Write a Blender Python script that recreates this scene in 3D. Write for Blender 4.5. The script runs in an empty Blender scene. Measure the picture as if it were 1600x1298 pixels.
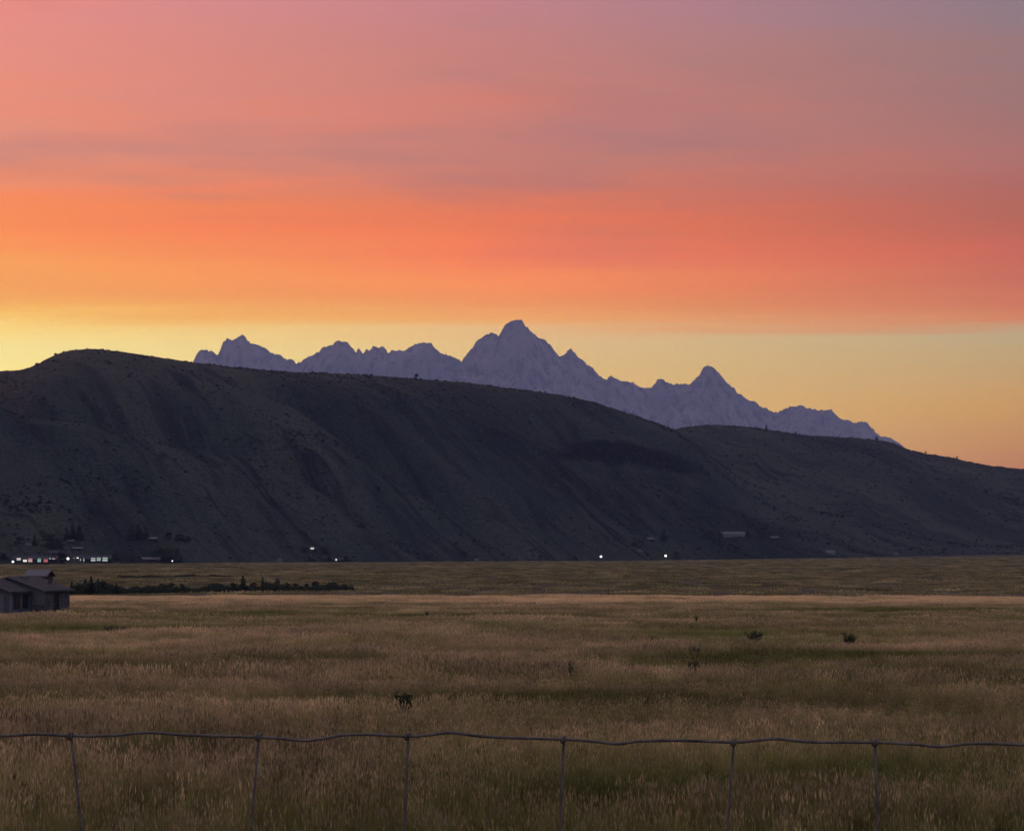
import bpy, math, random
import numpy as np
from mathutils import Vector, Matrix

random.seed(7)
RNG = np.random.default_rng(11)
scene = bpy.context.scene
COL = scene.collection

# ------------------------------------------------------------------ camera
# photograph is 1600 x 1298; horizon on row 860; focal length 2986 photo pixels (30 deg wide)
FPX, CX, CY, HOR = 2986.0, 800.0, 649.0, 860.0
CAM_Z = 12.0                      # metres above the valley floor
PITCH = math.atan((HOR - CY) / FPX)
cam_data = bpy.data.cameras.new("camera")
cam = bpy.data.objects.new("camera", cam_data)
COL.objects.link(cam)
cam.location = (0, 0, CAM_Z)
cam.rotation_euler = (math.pi / 2 + PITCH, 0, 0)
cam_data.sensor_fit = 'HORIZONTAL'
cam_data.sensor_width = 36.0
cam_data.lens = 36.0 * FPX / 1600.0
cam_data.clip_start = 0.05
cam_data.clip_end = 200000.0
scene.camera = cam

# ------------------------------------------------------------------ sky
def lin(c):
    c = np.asarray(c, float) / 255.0
    return np.where(c <= 0.04045, c / 12.92, ((c + 0.055) / 1.055) ** 2.4)

def elev(y, x=800.0):             # elevation (deg) seen at a photo pixel
    vx, vz = (x - CX) / FPX, (CY - y) / FPX
    return math.degrees(math.asin((math.sin(PITCH) + vz * math.cos(PITCH)) / math.sqrt(vx * vx + 1 + vz * vz)))

SUN_AZ = math.radians(-20.0)      # sunset point, left of the frame's centre
SUN_EL = math.radians(1.2)

world = bpy.data.worlds.new("World")
scene.world = world
world.use_nodes = True
wt = world.node_tree
wt.nodes.clear()
W = wt.nodes.new

def wmath(op, a, b=None, c=None, clamp=False):
    n = W('ShaderNodeMath'); n.operation = op; n.use_clamp = clamp
    for i, v in enumerate((a, b, c)):
        if v is None: continue
        if isinstance(v, (int, float)): n.inputs[i].default_value = v
        else: wt.links.new(v, n.inputs[i])
    return n.outputs[0]

def wmix(f, a, b):
    n = W('ShaderNodeMix'); n.data_type = 'RGBA'
    for s, v in ((n.inputs[0], f), (n.inputs[6], a), (n.inputs[7], b)):
        if isinstance(v, (int, float)): s.default_value = v
        elif isinstance(v, (tuple, list, np.ndarray)): s.default_value = (*[float(q) for q in v[:3]], 1)
        else: wt.links.new(v, s)
    return n.outputs[2]

tc = W('ShaderNodeTexCoord')
sep = W('ShaderNodeSeparateXYZ'); wt.links.new(tc.outputs['Generated'], sep.inputs[0])
dx, dy, dz = sep.outputs
el_deg = wmath('MULTIPLY', wmath('ARCSINE', dz), 180 / math.pi)
hl = wmath('SQRT', wmath('ADD', wmath('MULTIPLY', dx, dx), wmath('MULTIPLY', dy, dy)))
hl = wmath('MAXIMUM', hl, 1e-4)
dot = wmath('DIVIDE', wmath('ADD', wmath('MULTIPLY', dx, math.sin(SUN_AZ)), wmath('MULTIPLY', dy, math.cos(SUN_AZ))), hl)
dot = wmath('MINIMUM', wmath('MAXIMUM', dot, -1.0), 1.0)
delta = wmath('MULTIPLY', wmath('ARCCOSINE', dot), 180 / math.pi)
# cloud sheet coordinates: direction projected on a high plane
zz = wmath('ADD', wmath('MAXIMUM', dz, 0.0), 0.035)
px_ = wmath('DIVIDE', dx, zz); py_ = wmath('DIVIDE', dy, zz)
def wnoise(sx, sy, shear, ox, scale, detail, rough):
    cmb = W('ShaderNodeCombineXYZ')
    wt.links.new(wmath('ADD', wmath('MULTIPLY', px_, sx), ox), cmb.inputs[0])
    wt.links.new(wmath('ADD', wmath('MULTIPLY', py_, sy), wmath('MULTIPLY', px_, shear)), cmb.inputs[1])
    n = W('ShaderNodeTexNoise'); n.inputs['Scale'].default_value = scale
    n.inputs['Detail'].default_value = detail; n.inputs['Roughness'].default_value = rough
    wt.links.new(cmb.outputs[0], n.inputs['Vector'])
    return n.outputs['Fac']
n_warp = wnoise(0.45, 1.0, 0.10, 3.1, 0.55, 3, 0.5)
n_fine = wnoise(0.30, 1.7, 0.05, 9.7, 2.0, 6, 0.68)
n_gap = wnoise(0.75, 1.25, -0.20, 5.2, 1.05, 4, 0.6)
inside = wmath('MULTIPLY_ADD', el_deg, 0.25, -1.75, clamp=True)      # 0 below 7 deg, 1 above 11 deg
warp = wmath('ADD', wmath('MULTIPLY', wmath('SUBTRACT', n_warp, 0.5), wmath('MULTIPLY_ADD', inside, 1.6, 0.4)),
             wmath('MULTIPLY', wmath('SUBTRACT', n_fine, 0.5), wmath('MULTIPLY_ADD', inside, 0.9, 0.8)))
ele = wmath('ADD', el_deg, warp)
fac = wmath('DIVIDE', wmath('ADD', ele, 2.0), 92.0, clamp=True)

# linear radiance of the sky above the haze: (photo row it is seen on, r, g, b) for three azimuths
SKY_ROWS = [
    [(0, 1.1113, 0.3664, 0.2985), (80, 1.1898, 0.3738, 0.2336), (210, 1.2167, 0.4063, 0.2077), (250, 1.403, 0.4202, 0.1515), (300, 1.5887, 0.3949, 0.0332), (345, 1.6897, 0.4077, 0.01), (400, 1.8463, 0.6089, 0.01), (450, 1.8705, 0.6793, 0.01), (480, 2.0138, 0.9747, 0.0136), (512, 2.2963, 1.5951, 0.2747), (545, 2.1861, 1.7411, 0.4756), (580, 2.3272, 1.8101, 0.4185), (760, 2.3272, 1.8101, 0.4185), (860, 2.3272, 1.8101, 0.4185)],
    [(0, 0.7466, 0.2886, 0.2806), (80, 0.7997, 0.2827, 0.2031), (200, 0.9394, 0.2883, 0.1672), (250, 0.9694, 0.2884, 0.1398), (300, 1.0948, 0.2665, 0.0809), (352, 1.4292, 0.2717, 0.01), (400, 1.7206, 0.3245, 0.01), (440, 1.8974, 0.4852, 0.01), (470, 1.766, 0.4959, 0.01), (496, 1.8447, 0.7529, 0.0582), (520, 1.7088, 1.055, 0.3092), (570, 1.6679, 1.0569, 0.2433), (760, 1.6679, 1.0569, 0.2433), (860, 1.6679, 1.0569, 0.2433)],
    [(0, 0.3724, 0.2457, 0.2556), (80, 0.4582, 0.2363, 0.1917), (200, 0.5319, 0.2193, 0.1493), (250, 0.6491, 0.216, 0.1245), (300, 0.6977, 0.1764, 0.0711), (340, 0.8097, 0.1663, 0.013), (400, 1.0956, 0.1808, 0.01), (440, 1.1158, 0.227, 0.01), (485, 1.3032, 0.3038, 0.01), (503, 1.3848, 0.3954, 0.01), (518, 1.0762, 0.7976, 0.2733), (565, 1.1901, 0.7294, 0.1519), (630, 1.3165, 0.6392, 0.01), (690, 1.1768, 0.4708, 0.01), (725, 1.0813, 0.3622, 0.01), (760, 1.0813, 0.3622, 0.01), (860, 1.0813, 0.3622, 0.01)]]
def ramp(stops):
    r = W('ShaderNodeValToRGB'); cr = r.color_ramp
    stops = sorted(stops)
    while len(cr.elements) < len(stops): cr.elements.new(0.5)
    for e_, (p, c) in zip(cr.elements, stops):
        e_.position = (p + 2.0) / 92.0
        e_.color = (*[float(v) for v in c], 1)
    wt.links.new(fac, r.inputs[0])
    return r.outputs[0]
HIGH_A = [(26, (208, 150, 150)), (40, (192, 164, 172)), (60, (182, 174, 188)), (90, (180, 176, 192))]
HIGH_B = [(26, (184, 142, 152)), (40, (180, 160, 174)), (60, (180, 172, 188)), (90, (180, 176, 192))]
HIGH_C = [(22, (146, 124, 132)), (40, (166, 158, 176)), (60, (176, 172, 190)), (90, (180, 176, 192))]
def sky_col(k, high):
    return ramp([(elev(y, (30, 800, 1570)[k]), c) for y, *c in SKY_ROWS[k]] + [(e, lin(c)) for e, c in high])
rA = sky_col(0, HIGH_A); rB = sky_col(1, HIGH_B); rC = sky_col(2, HIGH_C)
rD = ramp([(e, lin(c)) for e, c in [(-2, (98, 108, 136)), (4, (130, 134, 166)), (10, (156, 154, 188)), (20, (166, 164, 198)), (45, (176, 174, 200)), (90, (180, 176, 192))]])
c = wmix(wmath('MULTIPLY_ADD', delta, 1 / 15, -5 / 15, clamp=True), rA, rB)
c = wmix(wmath('MULTIPLY_ADD', delta, 1 / 15, -20 / 15, clamp=True), c, rC)
c = wmix(wmath('SMOOTH_MIN', wmath('MULTIPLY_ADD', delta, 1 / 70, -35 / 70, clamp=True), 1.0, 0.1), c, rD)
# thin greyer gaps in the cloud sheet
gap = wmath('MULTIPLY_ADD', n_gap, 4.0, -2.05, clamp=True)
gap = wmath('MULTIPLY', wmath('MULTIPLY', gap, inside), 0.62)
greyed = wmix(0.72, c, lin((160, 130, 134)))
c = wmix(gap, c, greyed)
# warmer wisps where the low sun still reaches the sheet
n_wisp = wnoise(0.55, 1.9, 0.16, 1.4, 1.25, 5, 0.62)
wisp = wmath('MULTIPLY', wmath('MULTIPLY_ADD', n_wisp, 5.5, -2.65, clamp=True), inside)
wisp = wmath('MULTIPLY', wisp, wmath('MULTIPLY_ADD', delta, -0.016, 0.88, clamp=True))
warm = W('ShaderNodeMix'); warm.data_type = 'RGBA'; warm.blend_type = 'MULTIPLY'; warm.inputs[0].default_value = 1.0
wt.links.new(c, warm.inputs[6]); warm.inputs[7].default_value = (1.14, 0.94, 0.70, 1)
c = wmix(wisp, c, warm.outputs[2])
# the clear dusk sky behind the cloud sheet
sky = W('ShaderNodeTexSky'); sky.sky_type = 'NISHITA'; sky.sun_disc = False
sky.sun_elevation = SUN_EL; sky.sun_rotation = SUN_AZ
sky.altitude = 1900; sky.air_density = 1.0; sky.dust_density = 1.0; sky.ozone_density = 2.0
nsc = W('ShaderNodeVectorMath'); nsc.operation = 'SCALE'; nsc.inputs['Scale'].default_value = 0.05
wt.links.new(sky.outputs[0], nsc.inputs[0])
c = wmix(0.06, c, nsc.outputs[0])
bg = W('ShaderNodeBackground'); bg.inputs['Strength'].default_value = 1.0
wt.links.new(c, bg.inputs['Color'])
wo = W('ShaderNodeOutputWorld'); wt.links.new(bg.outputs[0], wo.inputs['Surface'])

# ------------------------------------------------------------------ sun (already behind the butte)
sun_data = bpy.data.lights.new("sun", 'SUN')
sun_data.energy = 0.15
sun_data.angle = math.radians(6)
sun_data.color = (1.0, 0.62, 0.36)
sun = bpy.data.objects.new("sun", sun_data)
COL.objects.link(sun)
sd = Vector((math.sin(SUN_AZ) * math.cos(SUN_EL), math.cos(SUN_AZ) * math.cos(SUN_EL), math.sin(SUN_EL)))
sun.rotation_euler = sd.to_track_quat('Z', 'Y').to_euler()
sun.location = (0, 0, 60)

# ------------------------------------------------------------------ exposure and sampling
vs = scene.view_settings
vs.view_transform = 'Standard'; vs.look = 'None'; vs.exposure = 0.0; vs.gamma = 1.0
vs.use_curve_mapping = False
cy = scene.cycles
cy.use_denoising = True
cy.max_bounces = 4; cy.diffuse_bounces = 2; cy.glossy_bounces = 2; cy.transmission_bounces = 3
cy.volume_bounces = 1; cy.transparent_max_bounces = 8
cy.volume_step_rate = 1.0
HAZE_DENSITY = 3.6e-5
HAZE_COLOR = (0.50, 0.64, 1.0)

# ------------------------------------------------------------------ helpers
def tag(o, label=None, cat=None, group=None, kind=None):
    if label: o['label'] = label
    if cat: o['category'] = cat
    if group: o['group'] = group
    if kind: o['kind'] = kind
    return o

def link(o, parent=None):
    COL.objects.link(o)
    if parent is not None: o.parent = parent
    return o

def empty(name, loc=(0, 0, 0), rz=0.0, sc=1.0):
    o = bpy.data.objects.new(name, None)
    o.empty_display_size = 0.2
    o.location = loc; o.rotation_euler = (0, 0, rz); o.scale = (sc, sc, sc)
    return link(o)

class MB:
    """collects polygons, builds one mesh"""
    def __init__(self): self.v = []; self.f = []
    def poly(self, pts):
        n = len(self.v); self.v += [tuple(p) for p in pts]; self.f.append(tuple(range(n, n + len(pts))))
    def box(self, x0, x1, y0, y1, z0, z1):
        n = len(self.v)
        self.v += [(x0, y0, z0), (x1, y0, z0), (x1, y1, z0), (x0, y1, z0), (x0, y0, z1), (x1, y0, z1), (x1, y1, z1), (x0, y1, z1)]
        for f in ((0, 3, 2, 1), (4, 5, 6, 7), (0, 1, 5, 4), (1, 2, 6, 5), (2, 3, 7, 6), (3, 0, 4, 7)):
            self.f.append(tuple(n + i for i in f))
    def prism(self, prof, y0, y1):
        """profile in x-z (counter-clockwise seen from -y), extruded from y0 to y1"""
        n = len(self.v); k = len(prof)
        self.v += [(x, y0, z) for x, z in prof] + [(x, y1, z) for x, z in prof]
        self.f.append(tuple(n + i for i in range(k)))
        self.f.append(tuple(n + k + i for i in reversed(range(k))))
        for i in range(k):
            j = (i + 1) % k
            self.f.append((n + i, n + k + i, n + k + j, n + j))
    def tube(self, pts, radii, seg=6, caps=True):
        pts = [Vector(p) for p in pts]
        if isinstance(radii, (int, float)): radii = [radii] * len(pts)
        n0 = len(self.v)
        t = (pts[1] - pts[0]).normalized()
        up = Vector((0, 0, 1)) if abs(t.z) < 0.9 else Vector((1, 0, 0))
        u = t.cross(up).normalized()
        for i, p in enumerate(pts):
            if i == 0: t = (pts[1] - pts[0])
            elif i == len(pts) - 1: t = (pts[-1] - pts[-2])
            else: t = (pts[i + 1] - pts[i - 1])
            t.normalize()
            u = (u - t * u.dot(t)).normalized()
            w = t.cross(u)
            for k in range(seg):
                a = 2 * math.pi * k / seg
                self.v.append(tuple(p + (u * math.cos(a) + w * math.sin(a)) * radii[i]))
        for i in range(len(pts) - 1):
            for k in range(seg):
                a = n0 + i * seg + k; b = n0 + i * seg + (k + 1) % seg
                self.f.append((a, b, b + seg, a + seg))
        if caps:
            self.f.append(tuple(n0 + k for k in reversed(range(seg))))
            e = n0 + (len(pts) - 1) * seg
            self.f.append(tuple(e + k for k in range(seg)))
    def mesh(self, name, mat, smooth=False):
        me = bpy.data.meshes.new(name)
        me.from_pydata(self.v, [], self.f)
        if mat is not None: me.materials.append(mat)
        if smooth: me.polygons.foreach_set('use_smooth', [True] * len(me.polygons))
        me.update()
        return me
    def build(self, name, mat, parent=None, smooth=False):
        return link(bpy.data.objects.new(name, self.mesh(name, mat, smooth)), parent)

def grid_mesh(name, P, mat, smooth=True):
    """P: rows x cols x 3"""
    r, c_, _ = P.shape
    me = bpy.data.meshes.new(name)
    idx = np.arange(r * c_).reshape(r, c_)
    q = np.stack([idx[:-1, :-1], idx[:-1, 1:], idx[1:, 1:], idx[1:, :-1]], -1).reshape(-1, 4)
    me.vertices.add(r * c_); me.vertices.foreach_set('co', P.reshape(-1).astype(np.float32))
    me.loops.add(q.size); me.loops.foreach_set('vertex_index', q.reshape(-1).astype(np.int32))
    me.polygons.add(len(q)); me.polygons.foreach_set('loop_start', np.arange(0, q.size, 4, dtype=np.int32))
    me.polygons.foreach_set('use_smooth', np.full(len(q), smooth))
    me.materials.append(mat)
    me.update(calc_edges=True); me.validate()
    return me

# value noise in numpy
def _hash(ix, iy, seed):
    h = (ix.astype(np.int64) * 374761393 + iy.astype(np.int64) * 668265263 + seed * 974634777) & 0xFFFFFFFF
    h = ((h ^ (h >> 13)) * 1274126177) & 0xFFFFFFFF
    return ((h ^ (h >> 16)) & 0xFFFFFF) / float(0xFFFFFF)
def vnoise(x, y, seed=0):
    x = np.asarray(x, float); y = np.asarray(y, float)
    x, y = np.broadcast_arrays(x, y)
    ix = np.floor(x); iy = np.floor(y); fx = x - ix; fy = y - iy
    fx = fx * fx * fx * (fx * (fx * 6 - 15) + 10); fy = fy * fy * fy * (fy * (fy * 6 - 15) + 10)
    ix = ix.astype(np.int64); iy = iy.astype(np.int64)
    a = _hash(ix, iy, seed); b = _hash(ix + 1, iy, seed); c_ = _hash(ix, iy + 1, seed); d = _hash(ix + 1, iy + 1, seed)
    return (a * (1 - fx) + b * fx) * (1 - fy) + (c_ * (1 - fx) + d * fx) * fy * 1.0
def fbm(x, y, seed=0, octv=4, gain=0.5):
    s = 0.0; a = 1.0; t = 0.0
    for o in range(octv):
        s = s + a * (vnoise(x * 2 ** o + 17.3 * o, y * 2 ** o - 9.1 * o, seed + o) * 2 - 1); t += a; a *= gain
    return s / t
def ridged(x, y, seed=0, octv=4, gain=0.5):
    s = 0.0; a = 1.0; t = 0.0
    for o in range(octv):
        s = s + a * (1 - np.abs(vnoise(x * 2 ** o + 5.7 * o, y * 2 ** o + 3.3 * o, seed + o) * 2 - 1) * 1.0); t += a; a *= gain
    return s / t
def sstep(a, b, x):
    t = np.clip((np.asarray(x, float) - a) / (b - a), 0, 1); return t * t * (3 - 2 * t)

def at(px, py, Y):                # the point on the sight line of a photo pixel at depth Y (small-angle pinhole)
    ct, st = math.cos(PITCH), math.sin(PITCH)
    vx, vy, vz = (px - CX) / FPX, 1.0, (CY - py) / FPX
    wy, wz = vy * ct - vz * st, vy * st + vz * ct
    k = Y / wy
    return Vector((vx * k, Y, CAM_Z + wz * k))
def to_px(X, Y, Z):
    ct, st = math.cos(PITCH), math.sin(PITCH)
    d = Y * ct + (Z - CAM_Z) * st; u = -Y * st + (Z - CAM_Z) * ct
    return CX + FPX * X / d, CY - FPX * u / d

# materials ---------------------------------------------------------
def mat_new(name):
    m = bpy.data.materials.new(name); m.use_nodes = True
    nt = m.node_tree; nt.nodes.clear()
    out = nt.nodes.new('ShaderNodeOutputMaterial')
    return m, nt, out
class NT:
    def __init__(self, nt): self.nt = nt
    def node(self, t, **kw):
        n = self.nt.nodes.new(t)
        for k, v in kw.items(): setattr(n, k, v)
        return n
    def set(self, sock, v):
        if isinstance(v, bpy.types.NodeSocket): self.nt.links.new(v, sock)
        elif isinstance(v, (tuple, list)) and len(v) == 3 and sock.type == 'RGBA': sock.default_value = (*v, 1)
        else: sock.default_value = v
    def math(self, op, a, b=None, c_=None, clamp=False):
        n = self.node('ShaderNodeMath', operation=op, use_clamp=clamp)
        for i, v in enumerate((a, b, c_)):
            if v is not None: self.set(n.inputs[i], v)
        return n.outputs[0]
    def mix(self, f, a, b):
        n = self.node('ShaderNodeMix', data_type='RGBA')
        self.set(n.inputs[0], f); self.set(n.inputs[6], a); self.set(n.inputs[7], b)
        return n.outputs[2]
    def noise(self, vec, scale, detail=4, rough=0.55, stretch=None):
        if stretch is not None:
            mp = self.node('ShaderNodeMapping'); mp.inputs['Scale'].default_value = stretch
            if vec is None: vec = self.node('ShaderNodeNewGeometry').outputs['Position']
            self.set(mp.inputs['Vector'], vec); vec = mp.outputs[0]
        n = self.node('ShaderNodeTexNoise')
        if vec is not None: self.set(n.inputs['Vector'], vec)
        n.inputs['Scale'].default_value = scale; n.inputs['Detail'].default_value = detail
        n.inputs['Roughness'].default_value = rough
        return n.outputs['Fac']
    def sharp(self, v, lo, hi):
        n = self.node('ShaderNodeMapRange', clamp=True)
        self.set(n.inputs['Value'], v); n.inputs['From Min'].default_value = lo; n.inputs['From Max'].default_value = hi
        return n.outputs[0]
    def bump(self, h, dist, strength=1.0):
        n = self.node('ShaderNodeBump'); self.set(n.inputs['Height'], h)
        n.inputs['Distance'].default_value = dist; n.inputs['Strength'].default_value = strength
        return n.outputs[0]
    def princ(self, colr, rough=0.9, normal=None, metal=0.0, spec=0.2):
        n = self.node('ShaderNodeBsdfPrincipled')
        self.set(n.inputs['Base Color'], colr); n.inputs['Roughness'].default_value = rough
        n.inputs['Metallic'].default_value = metal
        n.inputs['Specular IOR Level'].default_value = spec
        if normal is not None: self.set(n.inputs['Normal'], normal)
        return n.outputs[0]

def simple_mat(name, base, rough=0.85, var=0.25, scale=2.0, metal=0.0, spec=0.2, bump=0.0):
    m, nt, out = mat_new(name); h = NT(nt)
    pos = h.node('ShaderNodeTexCoord').outputs['Object']
    n = h.noise(pos, scale, 5, 0.6)
    lo = tuple(b * (1 - var) for b in base); hi = tuple(b * (1 + var) for b in base)
    nb = h.bump(n, bump) if bump else None
    nt.links.new(h.princ(h.mix(h.sharp(n, 0.3, 0.7), lo, hi), rough, nb, metal, spec), out.inputs[0])
    return m
def emit_mat(name, colr, strength):
    m, nt, out = mat_new(name); h = NT(nt)
    pos = h.node('ShaderNodeTexCoord').outputs['Object']
    n = h.noise(pos, 1.3, 3, 0.5)
    e = h.node('ShaderNodeEmission'); h.set(e.inputs[0], colr)
    h.set(e.inputs[1], h.math('MULTIPLY_ADD', n, strength * 0.8, strength * 0.6))
    nt.links.new(e.outputs[0], out.inputs[0])
    return m

# ================================================================== TERRAIN
# valley profile along the view: bank by the fence, hay terrace, drop to the valley floor
PY = np.array([-40000, -60, 0, 3, 8, 17.8, 30, 60, 100, 140, 187, 220, 270, 320, 350, 372, 400, 450, 510, 570, 700, 60000.])
PZ = np.array([10.6, 10.6, 10.45, 10.4, 9.95, 9.35, 8.95, 8.15, 7.25, 6.4, 5.4, 5.0, 4.05, 3.4, 3.12, 2.75, 1.7, 0.5, 0.15, 0.0, 0.0, 0.0])
_ly = np.concatenate([np.arange(-60, 60, 0.5), np.arange(60, 800, 2.0)])
_lz = np.interp(_ly, PY, PZ)
for _ in range(6): _lz[1:-1] = (_lz[:-2] + 2 * _lz[1:-1] + _lz[2:]) / 4
def ground_z(X, Y):
    X = np.asarray(X, float); Y = np.asarray(Y, float)
    z = np.interp(Y, _ly, _lz)
    win = sstep(20, 110, Y) * (1 - sstep(330, 420, Y))
    z = z + win * (0.62 * fbm(X / 95, Y / 42, 3, 3) + 0.16 * fbm(X / 22, Y / 12, 8, 2))
    z = z + 0.05 * fbm(X / 2.5, Y / 2.5, 21, 2) * (1 - sstep(200, 400, Y))
    z = z + np.clip(X - 100, 0, 900) * 0.0112 * sstep(900, 2300, Y)
    z = z + sstep(450, 800, Y) * 0.25 * fbm(X / 160, Y / 120, 31, 3)
    return z

# ---- butte -------------------------------------------------------
B1 = np.array([(-420, 640), (-250, 600), (-120, 585), (0, 580), (30, 578), (50, 572), (85, 554), (110, 547), (140, 545), (190, 549), (260, 560), (302, 566),
      (370, 574), (450, 581), (560, 585), (640, 591), (730, 598), (800, 607), (870, 616), (930, 628), (980, 645), (1020, 659),
      (1052, 670), (1110, 712), (1170, 752), (1260, 800), (1400, 850), (1500, 875), (2600, 900)], float)
B2 = np.array([(300, 860), (600, 800), (850, 735), (960, 700), (1020, 680), (1060, 669), (1100, 664), (1150, 665), (1200, 671), (1260, 680), (1330, 684),
      (1370, 687), (1400, 693), (1423, 703), (1450, 709), (1490, 715), (1510, 720), (1550, 728), (1600, 733), (1700, 745), (1850, 765), (2100, 790), (2500, 830)], float)
def yb_of_px(px): return np.interp(px, [-400, 0, 800, 1600, 2200], [1500, 1640, 2080, 2560, 2800])
def yc1_of_px(px): return np.interp(px, [-400, 0, 800, 1100, 1600, 2600], [2500, 2600, 2950, 3000, 2900, 2850])
def yc2_of_px(px): return np.interp(px, [300, 1050, 1600, 2500], [3700, 3700, 3900, 4100])
PSTEP = 6.0
PXS = np.arange(-420, 2500, PSTEP)
XB = (PXS - CX) / FPX * yb_of_px(PXS)
YBt = yb_of_px(PXS)
hx = np.arange(-1250, 2050, 5.0)
hy = np.concatenate([np.arange(1480, 3300, 6.5), np.arange(3300, 5600, 14.0)])
HX, HY = np.meshgrid(hx, hy)
YB = np.interp(HX, XB, YBt) + 45 * fbm(HX / 260, HX * 0 + 0.5, 41, 3)
def prof(t):
    f = np.sin(np.clip(t, 0, 1) * math.pi / 2) ** 1.25
    b = np.maximum(1 - np.clip(t - 1, 0, 3) ** 1.6 * 0.9, -0.08)
    return np.where(t <= 1, f, b)
XC1 = (B1[:, 0] - CX) / FPX * yc1_of_px(B1[:, 0]); XC2 = (B2[:, 0] - CX) / FPX * yc2_of_px(B2[:, 0])
YC1 = np.interp(HX, XC1, yc1_of_px(B1[:, 0])) + 35 * fbm(HX / 420, HX * 0, 51, 2)
YC2 = np.interp(HX, XC2, yc2_of_px(B2[:, 0]))
T1 = (HY - YB) / np.maximum(YC1 - YB, 350); T2 = (HY - YB - 60) / (YC2 - YB - 60)
# gullies run down and to the right across the face
U = HX + 0.62 * (HY - YB) + 55 * fbm(HX / 240, HY / 240, 61, 3)
G = 0.5 - np.abs(vnoise(U / 120, (HY - YB) / 1000, 71) * 2 - 1) ** 0.6 * 0 - (1 - np.abs(vnoise(U / 120, (HY - YB) / 1000, 71) * 2 - 1)) ** 3
G2 = ridged(U / 62, (HY - YB) / 420, 75, 3) - 0.55
bodyT = np.clip(T1, 0, 1); b2 = np.clip(T2, 0, 1)
env1 = np.sin(np.pi * bodyT ** 0.8) ** 0.8 * (1 - sstep(0.55, 0.88, T1)); env2 = np.sin(np.pi * b2 ** 0.8) ** 0.8 * (1 - sstep(0.55, 0.88, T2))
D1 = env1 * (44 * (G - 0.2) + 24 * G2) + 5 * fbm(HX / 40, HY / 40, 81, 4) * np.clip(T1 * 4, 0, 1) * (1 - 0.85 * np.clip(T1, 0, 1))
U2 = HX - 0.25 * (HY - YB) + 60 * fbm(HX / 260, HY / 260, 63, 3)
D2 = env2 * (48 * (ridged(U2 / 260, (HY - YB) / 900, 91, 2) - 0.55) + 14 * (ridged(U2 / 70, (HY - YB) / 500, 93, 3) - 0.55)) + 4 * fbm(HX / 40, HY / 40, 83, 4) * np.clip(T2 * 4, 0, 1) * (1 - 0.8 * np.clip(T2, 0, 1))
# rocky scarp at the left end
SC = np.exp(-((HX + 600) / 120) ** 2) * sstep(0.4, 0.65, T1) * (1 - sstep(0.72, 0.86, T1))
D1 = D1 + SC * 9 * fbm(HX / 18, HY / 30, 87, 3)
# hollow below the saddle
D1 = D1 - 26 * np.exp(-((HX - 130) / 95) ** 2) * sstep(0.35, 0.6, T1) * (1 - sstep(0.8, 0.98, T1))
def crest_h(B, ycf):
    Y = ycf(B[:, 0]); return np.array([at(0, y, Yv)[2] for (x, y), Yv in zip(B, Y)])
H1 = crest_h(B1, yc1_of_px); H2 = crest_h(B2, yc2_of_px)
K1 = np.ones(len(PXS)); K2 = np.ones(len(PXS))
XP1 = (PXS - CX) / FPX * yc1_of_px(PXS); XP2 = (PXS - CX) / FPX * yc2_of_px(PXS)
# spurs fan out towards the valley
XS1 = HX * (1 + 0.85 * (YC1 / HY - 1)); XS2 = HX * (1 + 0.85 * (YC2 / HY - 1))
def hill_eval():
    z1 = np.interp(XS1, XC1, H1) * np.interp(XS1, XP1, K1) * prof(T1) + D1
    z2 = np.interp(XS2, XC2, H2) * np.interp(XS2, XP2, K2) * prof(T2) + D2
    z1 = np.where(T1 <= 0, np.maximum(T1 * 220 - 1, -50), z1); z2 = np.where(T2 <= 0, np.maximum(T2 * 220 - 1, -50), z2)
    return z1, z2
def skyline(z):
    px, py = to_px(HX, HY, z)
    b = np.clip(((px - PXS[0]) / PSTEP + 0.5).astype(int), 0, len(PXS) - 1)
    r = np.full(len(PXS), 1e9); np.minimum.at(r, b.ravel(), py.ravel())
    return r
for _ in range(8):
    z1, z2 = hill_eval()
    for z, B, K in ((z1, B1, K1), (z2, B2, K2)):
        s = skyline(z); tgt = np.interp(PXS, B[:, 0], B[:, 1])
        corr = np.clip((HOR + 4 - tgt) / np.maximum(HOR + 4 - s, 5), 0.7, 1.4)
        corr = np.convolve(np.pad(corr ** 0.75, 2, 'edge'), [0.1, 0.2, 0.4, 0.2, 0.1], 'valid')
        K *= np.where((s > 1e8) | (s > 850), 1, corr)
z1, z2 = hill_eval()
_k = np.clip(0.5 + 0.5 * (z1 - z2) / 9.0, 0, 1)
HZ = z2 * (1 - _k) + z1 * _k + 9.0 * _k * (1 - _k) * sstep(0.05, 0.3, T1)
HZ = HZ + np.clip(HX - 100, 0, 900) * 0.0112 * np.clip(1 - HZ / 60, 0, 1)
def hill_z(X, Y):
    X = np.asarray(X, float); Y = np.asarray(Y, float)
    i = np.clip(np.searchsorted(hx, X) - 1, 0, len(hx) - 2); j = np.clip(np.searchsorted(hy, Y) - 1, 0, len(hy) - 2)
    fx = np.clip((X - hx[i]) / (hx[i + 1] - hx[i]), 0, 1); fy = np.clip((Y - hy[j]) / (hy[j + 1] - hy[j]), 0, 1)
    z = (HZ[j, i] * (1 - fx) + HZ[j, i + 1] * fx) * (1 - fy) + (HZ[j + 1, i] * (1 - fx) + HZ[j + 1, i + 1] * fx) * fy
    return np.where(Y < 1500, -50, z)
def terrain_z(X, Y): return np.maximum(ground_z(X, Y), hill_z(X, Y))
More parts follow.
